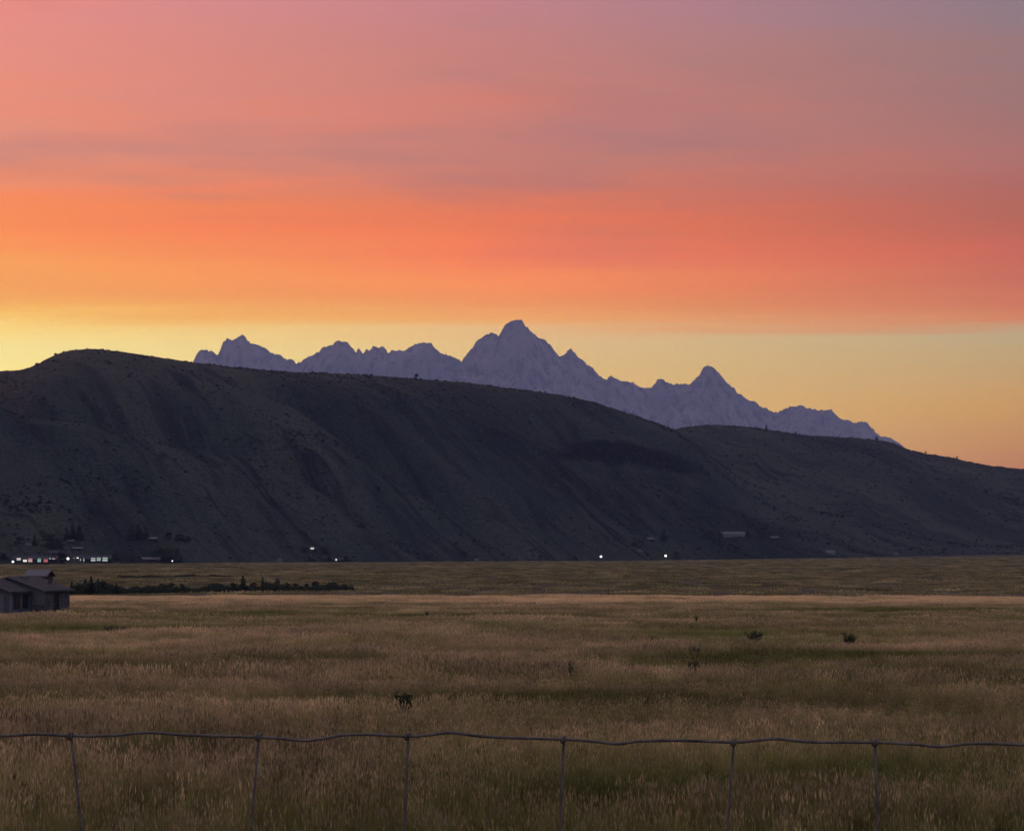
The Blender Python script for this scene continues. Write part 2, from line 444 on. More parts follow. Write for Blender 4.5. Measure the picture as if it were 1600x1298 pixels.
def hit(px, py, y0=900, y1=4500):  # where the sight line of a photo pixel first meets the land
    Ys = np.arange(y0, y1, 2.0)
    a, b = at(px, py, 1000.0), at(px, py, 2000.0)
    k = (Ys - 1000) / 1000
    X = a.x + (b.x - a.x) * k; Z = a.z + (b.z - a.z) * k
    T = terrain_z(X, Ys)
    i = int(np.argmax(T >= Z)) if np.any(T >= Z) else len(Ys) - 1
    return Vector((X[i], Ys[i], float(T[i])))
def on_ground(px, Y):
    X = at(px, HOR, Y).x
    return Vector((X, Y, float(ground_z(X, Y))))

# ---- materials of the land
m_ground, nt, out = mat_new("dry_field"); h = NT(nt)
big = h.noise(None, 0.012, 4, 0.6, (1, 1, 0)); mid = h.noise(None, 0.07, 5, 0.65, (1, 1, 0)); fine = h.noise(None, 1.7, 5, 0.7, (1, 1, 0))
streak = h.noise(None, 0.02, 5, 0.65, (0.35, 1.0, 0))
cA = h.mix(h.sharp(mid, 0.38, 0.62), (0.105, 0.085, 0.042), (0.27, 0.195, 0.115))
cB = h.mix(h.sharp(streak, 0.42, 0.58), cA, (0.175, 0.125, 0.080))
cC = h.mix(h.sharp(big, 0.45, 0.62), cB, (0.115, 0.100, 0.052))
cD = h.mix(h.math('MULTIPLY', h.sharp(fine, 0.45, 0.7), 0.5), cC, (0.080, 0.064, 0.036))
gp = h.node('ShaderNodeSeparateXYZ'); nt.links.new(h.node('ShaderNodeNewGeometry').outputs['Position'], gp.inputs[0])
stripe = h.noise(None, 0.012, 6, 0.7, (0.10, 1.0, 0))
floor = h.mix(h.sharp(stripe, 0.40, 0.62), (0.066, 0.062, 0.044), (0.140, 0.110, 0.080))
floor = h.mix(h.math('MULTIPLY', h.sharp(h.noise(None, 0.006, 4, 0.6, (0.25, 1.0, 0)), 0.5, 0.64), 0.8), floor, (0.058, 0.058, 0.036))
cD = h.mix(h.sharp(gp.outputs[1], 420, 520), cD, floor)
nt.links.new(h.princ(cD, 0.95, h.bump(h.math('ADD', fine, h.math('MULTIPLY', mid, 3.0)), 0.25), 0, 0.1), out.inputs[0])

m_hill, nt, out = mat_new("sagebrush_slope"); h = NT(nt)
pos = h.node('ShaderNodeNewGeometry').outputs['Position']
n1 = h.noise(pos, 0.006, 5, 0.6); n2 = h.noise(pos, 0.03, 5, 0.65); n3 = h.noise(pos, 0.16, 4, 0.7)
spx = h.node('ShaderNodeSeparateXYZ'); nt.links.new(pos, spx.inputs[0])
cu = h.node('ShaderNodeCombineXYZ'); h.set(cu.inputs[0], h.math('MULTIPLY_ADD', spx.outputs[1], 0.62, spx.outputs[0])); h.set(cu.inputs[1], h.math('MULTIPLY', spx.outputs[1], 0.16))
n4 = h.noise(cu.outputs[0], 0.022, 5, 0.62)       # brush and scree tones down the slope, relief shading put into the colour
nl = h.noise(cu.outputs[0], 0.0105, 3, 0.5)
line = h.math('MULTIPLY', h.sharp(h.math('ABSOLUTE', h.math('SUBTRACT', nl, 0.5)), 0.022, 0.004), h.sharp(n1, 0.42, 0.56))   # dark gully lines, their shade painted into the colour
n5 = h.noise(pos, 0.30, 3, 0.7)                   # single sagebrush clumps
spur = h.node('ShaderNodeAttribute', attribute_name='spur').outputs['Fac']
talus_shade = h.node('ShaderNodeAttribute', attribute_name='talus_shade').outputs['Fac']
scarp = h.node('ShaderNodeAttribute', attribute_name='scarp').outputs['Fac']
ca = h.mix(h.sharp(n1, 0.4, 0.65), (0.030, 0.044, 0.040), (0.060, 0.070, 0.050))
ca = h.mix(spur, ca, h.mix(h.sharp(n1, 0.35, 0.65), (0.042, 0.053, 0.038), (0.070, 0.074, 0.050)))
cb = h.mix(h.math('MULTIPLY', h.sharp(n2, 0.5, 0.7), 0.55), ca, (0.020, 0.026, 0.026))
nb = h.noise(cu.outputs[0], 0.0062, 3, 0.5)       # lighter grassy and darker bands, painting in spur and hollow shading
cb = h.mix(h.math('MULTIPLY', h.sharp(nb, 0.50, 0.62), 0.50), cb, (0.090, 0.092, 0.066))
cb = h.mix(h.math('MULTIPLY', h.sharp(nb, 0.49, 0.38), 0.55), cb, (0.014, 0.019, 0.022))
cb = h.mix(h.math('MULTIPLY', h.sharp(n4, 0.53, 0.60), h.math('MULTIPLY_ADD', spur, -0.4, 0.70)), cb, (0.008, 0.011, 0.015))
cb = h.mix(h.math('MULTIPLY', h.sharp(n4, 0.45, 0.36), 0.5), cb, (0.066, 0.066, 0.054))
cb = h.mix(h.math('MULTIPLY', h.sharp(n5, 0.54, 0.62), 0.75), cb, (0.008, 0.011, 0.011))
cc = h.mix(h.math('MULTIPLY', h.sharp(n5, 0.42, 0.34), 0.55), cb, (0.092, 0.088, 0.070))
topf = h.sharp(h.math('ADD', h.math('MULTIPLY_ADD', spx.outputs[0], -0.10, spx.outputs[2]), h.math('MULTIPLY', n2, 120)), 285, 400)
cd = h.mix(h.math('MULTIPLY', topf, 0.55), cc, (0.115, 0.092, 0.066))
cd = h.mix(h.math('MULTIPLY', scarp, h.sharp(n3, 0.62, 0.40)), cd, (0.125, 0.088, 0.070))
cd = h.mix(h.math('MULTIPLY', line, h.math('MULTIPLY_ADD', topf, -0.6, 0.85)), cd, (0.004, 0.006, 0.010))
cd = h.mix(h.math('MULTIPLY', talus_shade, h.sharp(n3, 0.30, 0.50)), cd, (0.006, 0.006, 0.011))  # dark talus, with the hollow's shade painted in
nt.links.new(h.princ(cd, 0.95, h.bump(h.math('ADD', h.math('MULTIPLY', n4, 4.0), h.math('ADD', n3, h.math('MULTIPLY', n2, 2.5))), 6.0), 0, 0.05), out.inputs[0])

m_rock, nt, out = mat_new("granite_and_snow"); h = NT(nt)
pos = h.node('ShaderNodeNewGeometry').outputs['Position']
n1 = h.noise(pos, 0.0014, 5, 0.6); n2 = h.noise(None, 0.011, 6, 0.68, (1.0, 0.5, 0.13)); n3 = h.noise(pos, 0.02, 4, 0.7)
ca = h.mix(h.sharp(n1, 0.35, 0.65), (0.44, 0.385, 0.395), (0.70, 0.56, 0.55))
cb = h.mix(h.math('MULTIPLY', h.sharp(n3, 0.5, 0.7), 0.6), ca, (0.24, 0.22, 0.24))
gnode = h.node('ShaderNodeNewGeometry')
cb = h.mix(h.math('MULTIPLY', h.sharp(n2, 0.49, 0.41), 0.75), cb, (0.20, 0.175, 0.205))  # dark ribs put relief shading into the rock colour
cc = h.mix(h.math('MULTIPLY', h.sharp(n2, 0.60, 0.68), 0.35), cb, (0.80, 0.78, 0.82))
nt.links.new(h.princ(cc, 0.9, h.bump(h.math('ADD', n3, h.math('MULTIPLY', n2, 3.0)), 90.0), 0, 0.1), out.inputs[0])

# ---- ground sheet
def sinh_axis(lo, hi, n, s):
    a, b = math.asinh(lo / s), math.asinh(hi / s); return np.sinh(np.linspace(a, b, n)) * s
gx = sinh_axis(-22000, 22000, 420, 25.0)
gy = np.concatenate([sinh_axis(-20000, -0.01, 60, 10.0), sinh_axis(0.5, 23400, 620, 40.0)])
GX, GY = np.meshgrid(gx, gy)
ground = link(bpy.data.objects.new("ground", grid_mesh("ground", np.stack([GX, GY, ground_z(GX, GY)], -1), m_ground)))
tag(ground, "dry grassland running flat to the foot of the butte", kind='structure')

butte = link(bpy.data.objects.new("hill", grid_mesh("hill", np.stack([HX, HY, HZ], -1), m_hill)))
def point_attr(me, nm, a):
    at_ = me.attributes.new(nm, 'FLOAT', 'POINT'); at_.data.foreach_set('value', np.ascontiguousarray(a, dtype=np.float32).ravel())
HPX, HPY = to_px(HX, HY, HZ)
point_attr(butte.data, 'spur', 0.7 * sstep(-45, 60, z2 - z1))
wob = 0.5 * fbm(HX / 60, HY / 90, 141, 3)
point_attr(butte.data, 'talus_shade', sstep(0.0, 0.5, 1 - ((HPX - 985) / 135) ** 2 - ((HPY - 706 - 0.0011 * (HPX - 940) ** 2 * (HPX > 940)) / 19) ** 2 + 1.3 * wob) * (HY < 3300))
point_attr(butte.data, 'scarp', sstep(0.0, 0.6, 1 - ((HX + 640) / 150) ** 2 - ((T1 - 0.72) / 0.34) ** 2 + 1.2 * wob))
tag(butte, "long dark sagebrush butte with gullies in front of the far peaks", kind='structure')

# ---- far range ----------------------------------------------------
MT = np.array([(-700, 640), (-300, 600), (0, 590), (120, 600), (240, 585), (290, 574), (301.6, 563.4), (305.9, 553.3), (314.5, 545.6), (323, 548.4), (337.5, 555.3), (341, 549), (346, 534.6), (351.9, 528.9), (363.4, 531.8),
 (367.7, 527.4), (374.9, 523.7), (380.6, 528.3), (390.7, 536.9), (406.5, 541.8), (419.4, 549), (432.4, 551.9), (446.8, 559.9), (461.7, 566.3), (469.8, 562.8),
 (478.4, 556.2), (484, 555.3), (504.3, 543.3), (518.6, 538.4), (527.3, 534.6), (541.6, 535.2), (548.8, 544.7), (556, 549.6), (558.9, 543.7), (562, 547),
 (565.5, 552.5), (569, 546.7), (573, 546), (577.6, 548), (581.9, 541.3), (594.8, 541.8), (602, 547.6), (606.3, 553.3), (610.7, 548), (617.8, 550.4),
 (630.8, 549), (642.3, 541), (653.8, 537), (663.8, 532.3), (673.9, 539.8), (685.4, 549), (694, 555.8), (696.9, 551.3), (705.5, 557), (714.2, 563.4),
 (721.5, 566.8), (727, 556), (737.4, 543.3), (743, 533), (757.5, 525.4), (770.4, 521.2), (779, 526), (783.4, 517.4), (789, 507.3), (796.3, 502.4),
 (807.8, 499.6), (815.9, 499.6), (820.8, 508.8), (829.4, 518.8), (840.9, 524.6), (856.7, 536), (866.8, 549), (872.5, 557), (876.8, 558.5), (884, 551.3),
 (892, 545.0), (901.3, 554.2), (912.8, 566.3), (930, 579.2), (943, 591.6), (948.7, 594.2), (954.5, 584.6), (961.7, 588.7), (973, 596), (980.4, 594.6),
 (987.5, 598.5), (996, 604.2), (1007.7, 608.8), (1016.3, 608.5), (1023.5, 602.2), (1029.2, 593.8), (1039.3, 595.6), (1053.7, 601.4), (1068, 600.8), (1083.9, 595.9),
 (1091, 586.4), (1101, 576.4), (1107.8, 571.0), (1116.9, 575.5), (1128.5, 587), (1137, 596.5), (1148.6, 608), (1157, 617), (1168.7, 625.5), (1185.6, 630),
 (1195, 638.2), (1204.4, 644.2), (1221.2, 642), (1228.7, 636.7), (1253, 633), (1268, 640.5), (1300, 642), (1315, 651.7), (1331.9, 660), (1341.2, 658),
 (1354.4, 661.9), (1367.5, 672), (1378.7, 680.6), (1390, 683.2), (1405, 691.9), (1423.7, 704), (1500, 735), (1600, 770), (1750, 800), (2300, 850)], float)
mpx = np.concatenate([np.arange(-600, 280, 8.0), np.arange(280, 1440, 1.0), np.arange(1440, 2200, 8.0)])
mpy = np.interp(mpx, MT[:, 0], MT[:, 1])
# small teeth along the crest
teeth = (vnoise(mpx / 7.0, mpx * 0, 5) - 0.5) * 4.4 + (np.abs(vnoise(mpx / 3.6, mpx * 0 + 3, 6) - 0.5) - 0.25) * 8.0
mpy = mpy + teeth * np.where(mpx > 1380, 0.3, 1.0) * np.where((mpx > 785) & (mpx < 822), 0.25, 1.0)
YR = 20000.0
mX = (mpx - CX) / FPX * YR
mH = np.array([at(0, y, YR)[2] for y in mpy])
uX = np.arange(mX[0], mX[-1], 7.0)
uH = np.interp(uX, mX, mH)
def gblur(a, s):
    if s < 0.5: return a
    r = int(3 * s); k = np.exp(-0.5 * (np.arange(-r, r + 1) / s) ** 2); k /= k.sum()
    return np.convolve(np.pad(a, r, 'edge'), k, 'valid')
tt = np.concatenate([np.linspace(-0.5, -0.02, 10), np.linspace(0, 1, 110) ** 1.5])
rows = []
hn = np.interp(mX, uX, uH)
for t in tt:
    if t < 0:
        z = hn + t * 2600; y = YR - t * 5200
    else:
        sm = np.interp(mX, uX, gblur(uH, t * 160.0))
        w = min(1.0, t * 14)
        z = (hn * (1 - w) + sm * w) * (1 - t) ** 1.12
        spur = ridged(mX / 620 + 0.25 * math.sin(t * 5), np.full_like(mX, t * 1.3), 7, 4, 0.55) - 0.62
        z = z + spur * 620 * min(1.0, t * 9) * (1 - t) ** 0.8 + 55 * fbm(mX / 70, np.full_like(mX, t * 26), 17, 3) * min(1.0, t * 20)
        z = np.minimum(z, hn - t * 900)
        y = YR - t * 5600
    yy = y + 260 * fbm(mX / 900, np.full_like(mX, 2.2), 19, 3) * (1 if t < 0.6 else 0.6) + (ridged(mX / 240, np.full_like(mX, t * 2), 23, 3) - 0.55) * 420 * min(1, max(0, t) * 6)
    rows.append(np.stack([mX * (yy / YR), yy, CAM_Z + (z - CAM_Z) * 1.0], -1))
MP = np.array(rows)
# keep the crest's height true for the shifted depth
MP[..., 2] *= (MP[..., 1] / YR) ** np.clip(1 - np.abs(tt) * 2, 0, 1)[:, None]
mountains = link(bpy.data.objects.new("mountains", grid_mesh("mountains", MP, m_rock, False)))
tag(mountains, "jagged hazy purple mountain range behind the butte", kind='structure')

# ================================================================== MATERIALS OF THINGS
def foliage_mat(name, dark, light, scale=1.5):
    m, nt, out = mat_new(name); h = NT(nt)
    oi = h.node('ShaderNodeObjectInfo').outputs['Random']
    pos = h.node('ShaderNodeTexCoord').outputs['Object']
    n = h.noise(pos, scale, 4, 0.6)
    c_ = h.mix(h.sharp(n, 0.35, 0.65), dark, light)
    c_ = h.mix(h.math('MULTIPLY', oi, 0.35), c_, dark)
    nt.links.new(h.princ(c_, 0.8, None, 0, 0.2), out.inputs[0])
    return m
m_needle = foliage_mat("spruce_needles", (0.008, 0.013, 0.009), (0.022, 0.030, 0.017))
m_leaf = foliage_mat("willow_leaves", (0.018, 0.027, 0.012), (0.052, 0.060, 0.026))
m_pale = foliage_mat("pale_leaves", (0.050, 0.055, 0.026), (0.105, 0.092, 0.045))
m_sage = foliage_mat("sage_leaves", (0.058, 0.064, 0.027), (0.140, 0.135, 0.060), 4.0)
m_bark = simple_mat("bark", (0.07, 0.055, 0.045), 0.95, 0.35, 3.0)
m_wire = simple_mat("galvanised_wire", (0.125, 0.108, 0.086), 0.75, 0.60, 60.0, 0.05, 0.3)
m_post = simple_mat("weathered_post", (0.16, 0.13, 0.10), 0.95, 0.35, 8.0, bump=0.01)
m_wall = simple_mat("grey_siding", (0.150, 0.147, 0.152), 0.9, 0.15, 1.2)
m_wallb = simple_mat("blue_grey_siding", (0.095, 0.100, 0.118), 0.9, 0.15, 1.2)
m_stone = simple_mat("stone_veneer", (0.085, 0.083, 0.085), 0.95, 0.55, 2.6, bump=0.05)
m_shingle = simple_mat("dark_shingles", (0.056, 0.054, 0.060), 0.9, 0.25, 2.2, bump=0.03)
m_metalroof = simple_mat("pale_metal_roof", (0.105, 0.102, 0.110), 0.5, 0.12, 0.6, 0.2, 0.4)
m_palewall = simple_mat("pale_wall", (0.20, 0.185, 0.19), 0.9, 0.2, 0.5)
m_darkwall = simple_mat("dark_log_wall", (0.022, 0.019, 0.018), 0.9, 0.3, 0.7)
m_trim = simple_mat("pale_trim", (0.17, 0.15, 0.145), 0.8, 0.1, 2.0)
m_door = simple_mat("dark_door", (0.018, 0.017, 0.018), 0.6, 0.2, 2.0)
m_glass = simple_mat("dark_glass", (0.020, 0.024, 0.034), 0.08, 0.1, 1.0, 0.0, 0.6)
m_lwhite = emit_mat("lit_white", (1.0, 0.93, 0.84), 0.9)
m_lpink = emit_mat("lit_pink", (1.0, 0.62, 0.58), 0.55)
m_lred = emit_mat("lit_red", (0.95, 0.24, 0.24), 0.46)
m_lteal = emit_mat("lit_teal", (0.52, 0.95, 0.86), 0.46)
m_lpale = emit_mat("lit_pale", (0.80, 0.95, 0.86), 0.46)
m_lamp = emit_mat("lamp_glow", (1.0, 0.98, 0.92), 3.0)

# ================================================================== FENCE
FY = 1.8
def wire_z(X): return float(ground_z(X, FY))
fence = empty("wire_fence", (0, FY, wire_z(0)))
tag(fence, "woven wire fence in the foreground with one wavy top wire", "fence")
FO = Vector((0, FY, wire_z(0)))
TOP = [(-760, 1150), (-600, 1158), (-480, 1150), (-330, 1148), (-180, 1154), (-60, 1152), (0, 1150), (60, 1146), (110, 1149), (170, 1149), (232, 1143.5), (290, 1148), (402, 1151), (440, 1153),
       (475, 1157), (500, 1154), (540, 1147.5), (590, 1148), (637, 1149.5), (670, 1148), (706, 1144.5), (760, 1150), (878, 1155), (930, 1158), (965, 1161.5),
       (1000, 1158), (1060, 1156), (1146, 1159), (1180, 1157), (1214, 1153.5), (1270, 1159), (1366, 1159.5), (1430, 1162), (1470, 1166.5), (1520, 1161), (1600, 1163),
       (1680, 1166), (1760, 1160), (1880, 1165), (2020, 1170), (2140, 1164), (2260, 1170), (2360, 1168)]
def cat_rom(P, n=6):
    P = [Vector(p) for p in P]; Q = [P[0]] + P + [P[-1]]; o = []
    for i in range(1, len(Q) - 2):
        for k in range(n):
            t = k / n; a, b, c_, d = Q[i - 1:i + 3]
            o.append(0.5 * ((2 * b) + (c_ - a) * t + (2 * a - 5 * b + 4 * c_ - d) * t * t + (3 * b - a - 3 * c_ + d) * t ** 3))
    o.append(P[-1]); return o
_rf = random.Random(3)
while TOP[0][0] > -6200: TOP.insert(0, (TOP[0][0] - _rf.uniform(90, 150), 1150 + _rf.uniform(-7, 7)))
while TOP[-1][0] < 7800: TOP.append((TOP[-1][0] + _rf.uniform(90, 150), 1166 + _rf.uniform(-7, 7)))
top_pts = []
for i, (x, y) in enumerate(TOP):
    p = at(x, y, FY); p.y += 0.003 * math.sin(i * 2.3); top_pts.append(p - FO)
top_pts = cat_rom(top_pts)
b = MB(); b.tube(top_pts, 0.00142, 8); b.build("top_wire", m_wire, fence, True)
def top_at(X):
    for i in range(len(top_pts) - 1):
        a, c_ = top_pts[i], top_pts[i + 1]
        if a.x <= X <= c_.x: return a.lerp(c_, (X - a.x) / (c_.x - a.x))
    return top_pts[0] if X < 0 else top_pts[-1]
STAYS = [(-640, -634), (-400, -396), (-150, -155), (110, 127), (404, 391), (638, 632), (881, 873), (1147, 1137), (1368, 1373), (1620, 1614), (1870, 1876), (2120, 2112)]
while STAYS[0][0] > -5900: STAYS.insert(0, (STAYS[0][0] - _rf.uniform(235, 265), 0)); STAYS[0] = (STAYS[0][0], STAYS[0][0] + _rf.uniform(-12, 12))
while STAYS[-1][0] < 7500: STAYS.append((STAYS[-1][0] + _rf.uniform(235, 265), 0)); STAYS[-1] = (STAYS[-1][0], STAYS[-1][0] + _rf.uniform(-12, 12))
stay_lines = []
for k, (xa, xb) in enumerate(STAYS):
    tp = top_at((at(xa, 1150, FY)).x)
    bt = at(xb, 1298, FY) - FO
    dirx = (bt.x - tp.x) / (bt.z - tp.z)
    pts = []
    n = 16; zb = 0.03
    for i in range(n + 1):
        z = tp.z + (zb - tp.z) * i / n
        bend = 0.0016 * math.sin(i * 1.7 + k * 2.1) * min(1, i / 2)
        pts.append(Vector((tp.x + dirx * (z - tp.z) * math.exp((z - tp.z) / 0.35) * 1.15 + bend, tp.y + 0.0026 + 0.0010 * math.sin(i + k), z)))
    stay_lines.append(pts)
    b = MB(); b.tube(cat_rom(pts, 2), 0.00120, 8)
    st = b.build("stay", m_wire, fence, True)
    # the stay's end is wrapped round the top wire
    hp = []
    for i in range(33):
        a = i / 32 * 2 * math.pi * 1.7 + 0.6
        hp.append(Vector((tp.x + 0.0018 - 0.0040 * i / 32, tp.y + 0.0029 * math.cos(a), tp.z + 0.0029 * math.sin(a))))
    hp.append(hp[-1] + Vector((-0.0010, -0.001, 0.0035)))
    b = MB(); b.tube(hp, 0.0012, 6); b.build("knot", m_wire, st, True)
for zi in (0.18, 0.38, 0.60, 0.83, 1.06):
    xs = np.linspace(top_pts[0].x, top_pts[-1].x, 160)
    b = MB(); b.tube([Vector((x, 0.0002 * i % 0.002, zi + 0.006 * math.sin(x * 9 + zi * 40) + 0.003 * math.sin(x * 23))) for i, x in enumerate(xs)], 0.0015, 6)
    b.build("line_wire", m_wire, fence, True)
for X in (top_pts[0].x - 0.02, top_pts[-1].x + 0.02):
    b = MB(); pr = [Vector((X + 0.004 * math.sin(i), 0.05, -0.25 + i * 0.30)) for i in range(7)]
    b.tube(pr, [0.055, 0.056, 0.054, 0.053, 0.052, 0.051, 0.049], 10)
    b.build("post", m_post, fence, True)

# ================================================================== HOUSE IN THE FIELD
def gable_profile(w, hw, hr): return [(-w / 2, 0), (w / 2, 0), (w / 2, hw), (0, hr), (-w / 2, hw)]
def roof_part(parent, w, hw, hr, y0, y1, over, th, mat, name="roof"):
    sl = (hr - hw) / (w / 2); e = w / 2 + over; ze = hw - sl * over
    b = MB()
    b.prism([(-e, ze), (-e, ze - 0.02), (0, hr - 0.02), (e, ze - 0.02), (e, ze), (e, ze + th), (0, hr + th), (-e, ze + th)], y0 - over, y1 + over)
    return b.build(name, mat, parent)
HSY = 205.0
rot = math.radians(-24)
hc = on_ground(72, HSY)             # nearest corner of the main block
R = Matrix.Rotation(rot, 4, 'Z')
W1, L1, HW1, HR1 = 9.4, 4.1, 2.55, 3.90
org = hc - (R @ Vector((W1 / 2, 0, 0)))
house = empty("house", (org.x, org.y, hc.z - 0.15), rot)
tag(house, "grey single-storey house with dark gabled roofs at the edge of the field", "house")
b = MB(); b.prism(gable_profile(W1, HW1, HR1), 0, L1); wl = b.build("wall", m_wall, house)
rf = roof_part(house, W1, HW1, HR1, 0, L1, 0.45, 0.16, m_shingle)
def rake(parent, w, hw, hr, y, over, dxx=0.0):
    sl = (hr - hw) / (w / 2); e = w / 2 + over; ze = hw - sl * over
    b = MB(); b.prism([(-e, ze + 0.02), (0, hr + 0.02), (e, ze + 0.02), (e, ze + 0.17), (0, hr + 0.17), (-e, ze + 0.17)], y - 0.06, y - 0.003)
    b.v = [(x + dxx, yy, z) for x, yy, z in b.v]; b.build("rake_board", m_wall, parent)
rake(rf, W1, HW1, HR1, -0.45, 0.45)
b = MB(); b.box(2.7, 3.0, 3.0, 3.3, 2.9, 3.75); b.box(2.65, 3.05, 2.95, 3.35, 3.75, 3.82); b.build("chimney", m_stone, rf)
b = MB(); b.box(0.35, 1.0, 1.0, 1.9, 3.7, 4.02); b.build("roof_vent", m_metalroof, rf)
# stone faced long side with its door
for y0, y1 in ((0.02, 1.40), (2.30, L1 - 0.02)):
    b = MB(); b.box(W1 / 2 + 0.003, W1 / 2 + 0.10, y0, y1, 0, 2.32); b.build("stone_facing", m_stone, house)
b = MB(); b.box(W1 / 2 + 0.003, W1 / 2 + 0.05, 1.45, 2.25, 0.10, 2.25); d = b.build("door", m_door, house)
b = MB(); b.box(W1 / 2 + 0.05, W1 / 2 + 0.11, 1.55, 1.62, 1.05, 1.18); b.build("handle", m_trim, d)
b = MB(); b.box(W1 / 2 - 1.6, W1 / 2 + 0.12, -0.10, -0.003, 0, 1.0); b.build("stone_facing", m_stone, house)
# front wing
W2, L2, HW2, HR2 = 6.4, 3.5, 2.50, 3.62
wx = W1 / 2 - 1.75 - W2 / 2
def shifted(mb, dxx): mb.v = [(x + dxx, y, z) for x, y, z in mb.v]; return mb
b = shifted(MB(), 0); b.prism(gable_profile(W2, HW2, HR2), -L2, -0.004); shifted(b, wx).build("wing_wall", m_wallb, house)
sl = (HR2 - HW2) / (W2 / 2); e = W2 / 2 + 0.4; ze = HW2 - sl * 0.4
b = MB(); b.prism([(-e, ze), (-e, ze - 0.02), (0, HR2 - 0.02), (e, ze - 0.02), (e, ze), (e, ze + 0.16), (0, HR2 + 0.16), (-e, ze + 0.16)], -L2 - 0.45, -0.46)
wr = shifted(b, wx).build("wing_roof", m_shingle, house)
rake(wr, W2, HW2, HR2, -L2 - 0.45, 0.4, wx)
b = MB(); b.box(wx + W2 / 2 - 0.14, wx + W2 / 2 + 0.04, -L2 - 0.04, -L2 + 0.16, 0, 2.40); b.build("corner_board", m_trim, house)
b = MB(); b.box(wx - 2.3, wx + 2.3, -L2 - 0.05, -L2 - 0.003, 0.02, 2.2); gd = b.build("garage_door", m_palewall, house)
for i in range(4):
    b = MB(); b.box(wx - 2.26, wx + 2.26, -L2 - 0.075, -L2 - 0.052, 0.06 + i * 0.54, 0.06 + i * 0.54 + 0.49); b.build("panel", m_wall, gd)
for y0, y1 in ((-3.0, -2.1), (-1.5, -0.7)):
    b = MB(); b.box(wx + W2 / 2 + 0.003, wx + W2 / 2 + 0.05, y0, y1, 0.7, 2.1); wd = b.build("window", m_darkwall, house)
    b = MB(); b.box(wx + W2 / 2 + 0.052, wx + W2 / 2 + 0.065, y0 + 0.07, y1 - 0.07, 0.77, 2.03); b.build("pane", m_glass, wd)

def outbuilding(px, Y, w, l, hw, hr, rz, roofm, wallm, label, name="shed", cat="shed", sink=0.0):
    p = on_ground(px, Y); o = empty(name, (p.x, p.y, p.z - sink), rz); tag(o, label, cat)
    b = MB(); b.prism(gable_profile(w, hw, hr), 0, l); b.build("wall", wallm, o)
    roof_part(o, w, hw, hr, 0, l, 0.35, 0.14, roofm)
    b = MB(); b.box(-0.6, 0.6, -0.06, -0.004, 0.05, 2.05); b.build("door", m_door, o)
    return o
outbuilding(77, 262, 4.6, 2.6, 4.45, 5.15, math.radians(90), m_wall, m_darkwall, "shed with a flat-pitched grey roof and dark wall just behind the house")

# ================================================================== TREES
def conifer_meshes(seed, H=6.0, Rr=1.5):
    rnd = random.Random(seed)
    t = MB(); t.tube([(0, 0, -0.3), (0.03, 0, H * 0.5), (0, 0.02, H * 0.97)], [H * 0.022, H * 0.014, 0.01], 6)
    cr = MB()
    n = 24
    for i in range(n):
        f = i / (n - 1); z = H * (0.07 + 0.92 * f)
        r0 = Rr * (1 - f) ** 0.85 * (0.75 + 0.5 * rnd.random()) + 0.05
        k = max(5, int(13 * (1 - f * 0.6)))
        a0 = rnd.random() * 6.28
        for j in range(k):
            a = a0 + j * 6.283 / k + rnd.uniform(-0.25, 0.25); r = r0 * rnd.uniform(0.6, 1.15)
            d = Vector((math.cos(a), math.sin(a), 0)); s = Vector((-d.y, d.x, 0))
            base = Vector((0, 0, z)); drop = r * rnd.uniform(0.15, 0.5)
            tip = base + d * r - Vector((0, 0, drop)); midp = base + d * r * 0.55 - Vector((0, 0, drop * 0.35)); wv = r * rnd.uniform(0.16, 0.30) + 0.03
            cr.poly([base, midp - s * wv - Vector((0, 0, 0.10)), tip, midp + s * wv - Vector((0, 0, 0.10))])
            for q in range(2):
                cpt = base.lerp(tip, rnd.uniform(0.35, 1.0)) + s * rnd.uniform(-wv, wv)
                sz = rnd.uniform(0.10, 0.22) * (Rr / 1.5)
                cr.poly([cpt, cpt + d * sz + Vector((0, 0, -sz)), cpt - Vector((0, 0, sz * 1.9)) + s * sz])
    cr.poly([(0.06, 0, H * 0.93), (-0.05, 0.04, H * 0.93), (0, 0, H * 1.02)])
    return t.mesh("trunk", m_bark), cr.mesh("crown", m_needle)
def leafy_meshes(seed, H=5.0, Rr=2.0, mat=None, leaves=1100, stem=0.25):
    rnd = random.Random(seed)
    t = MB()
    t.tube([(0, 0, -0.3), (0.05, 0.02, H * stem), (0.0, 0.05, H * 0.62)], [H * 0.03, H * 0.022, 0.02], 6)
    lobes = []
    for i in range(9):
        a = rnd.random() * 6.28; r = Rr * rnd.uniform(0.15, 0.62); z = H * rnd.uniform(stem + 0.05, 0.80)
        c_ = Vector((math.cos(a) * r, math.sin(a) * r, z)); lobes.append((c_, Rr * rnd.uniform(0.28, 0.52)))
        t.tube([(0, 0, H * stem * 0.9), tuple(c_ * 0.6 + Vector((0, 0, H * 0.12))), tuple(c_)], [H * 0.014, H * 0.009, 0.01], 5)
    lobes.append((Vector((0, 0, H * 0.80)), Rr * 0.40))
    cr = MB()
    for i in range(leaves):
        c_, r = rnd.choice(lobes)
        v = Vector((rnd.gauss(0, 1), rnd.gauss(0, 1), rnd.gauss(0, 1))).normalized() * r * (rnd.random() ** 0.45)
        p = c_ + Vector((v.x, v.y, v.z * 0.85))
        s = rnd.uniform(0.10, 0.21) * (Rr / 2.0) ** 0.6
        u = Vector((rnd.gauss(0, 1), rnd.gauss(0, 1), rnd.gauss(0, 1))).normalized(); w = u.orthogonal().normalized()
        cr.poly([p - u * s, p + w * s * 0.6, p + u * s, p - w * s * 0.6])
    return t.mesh("trunk", m_bark), cr.mesh("crown", mat or m_leaf)
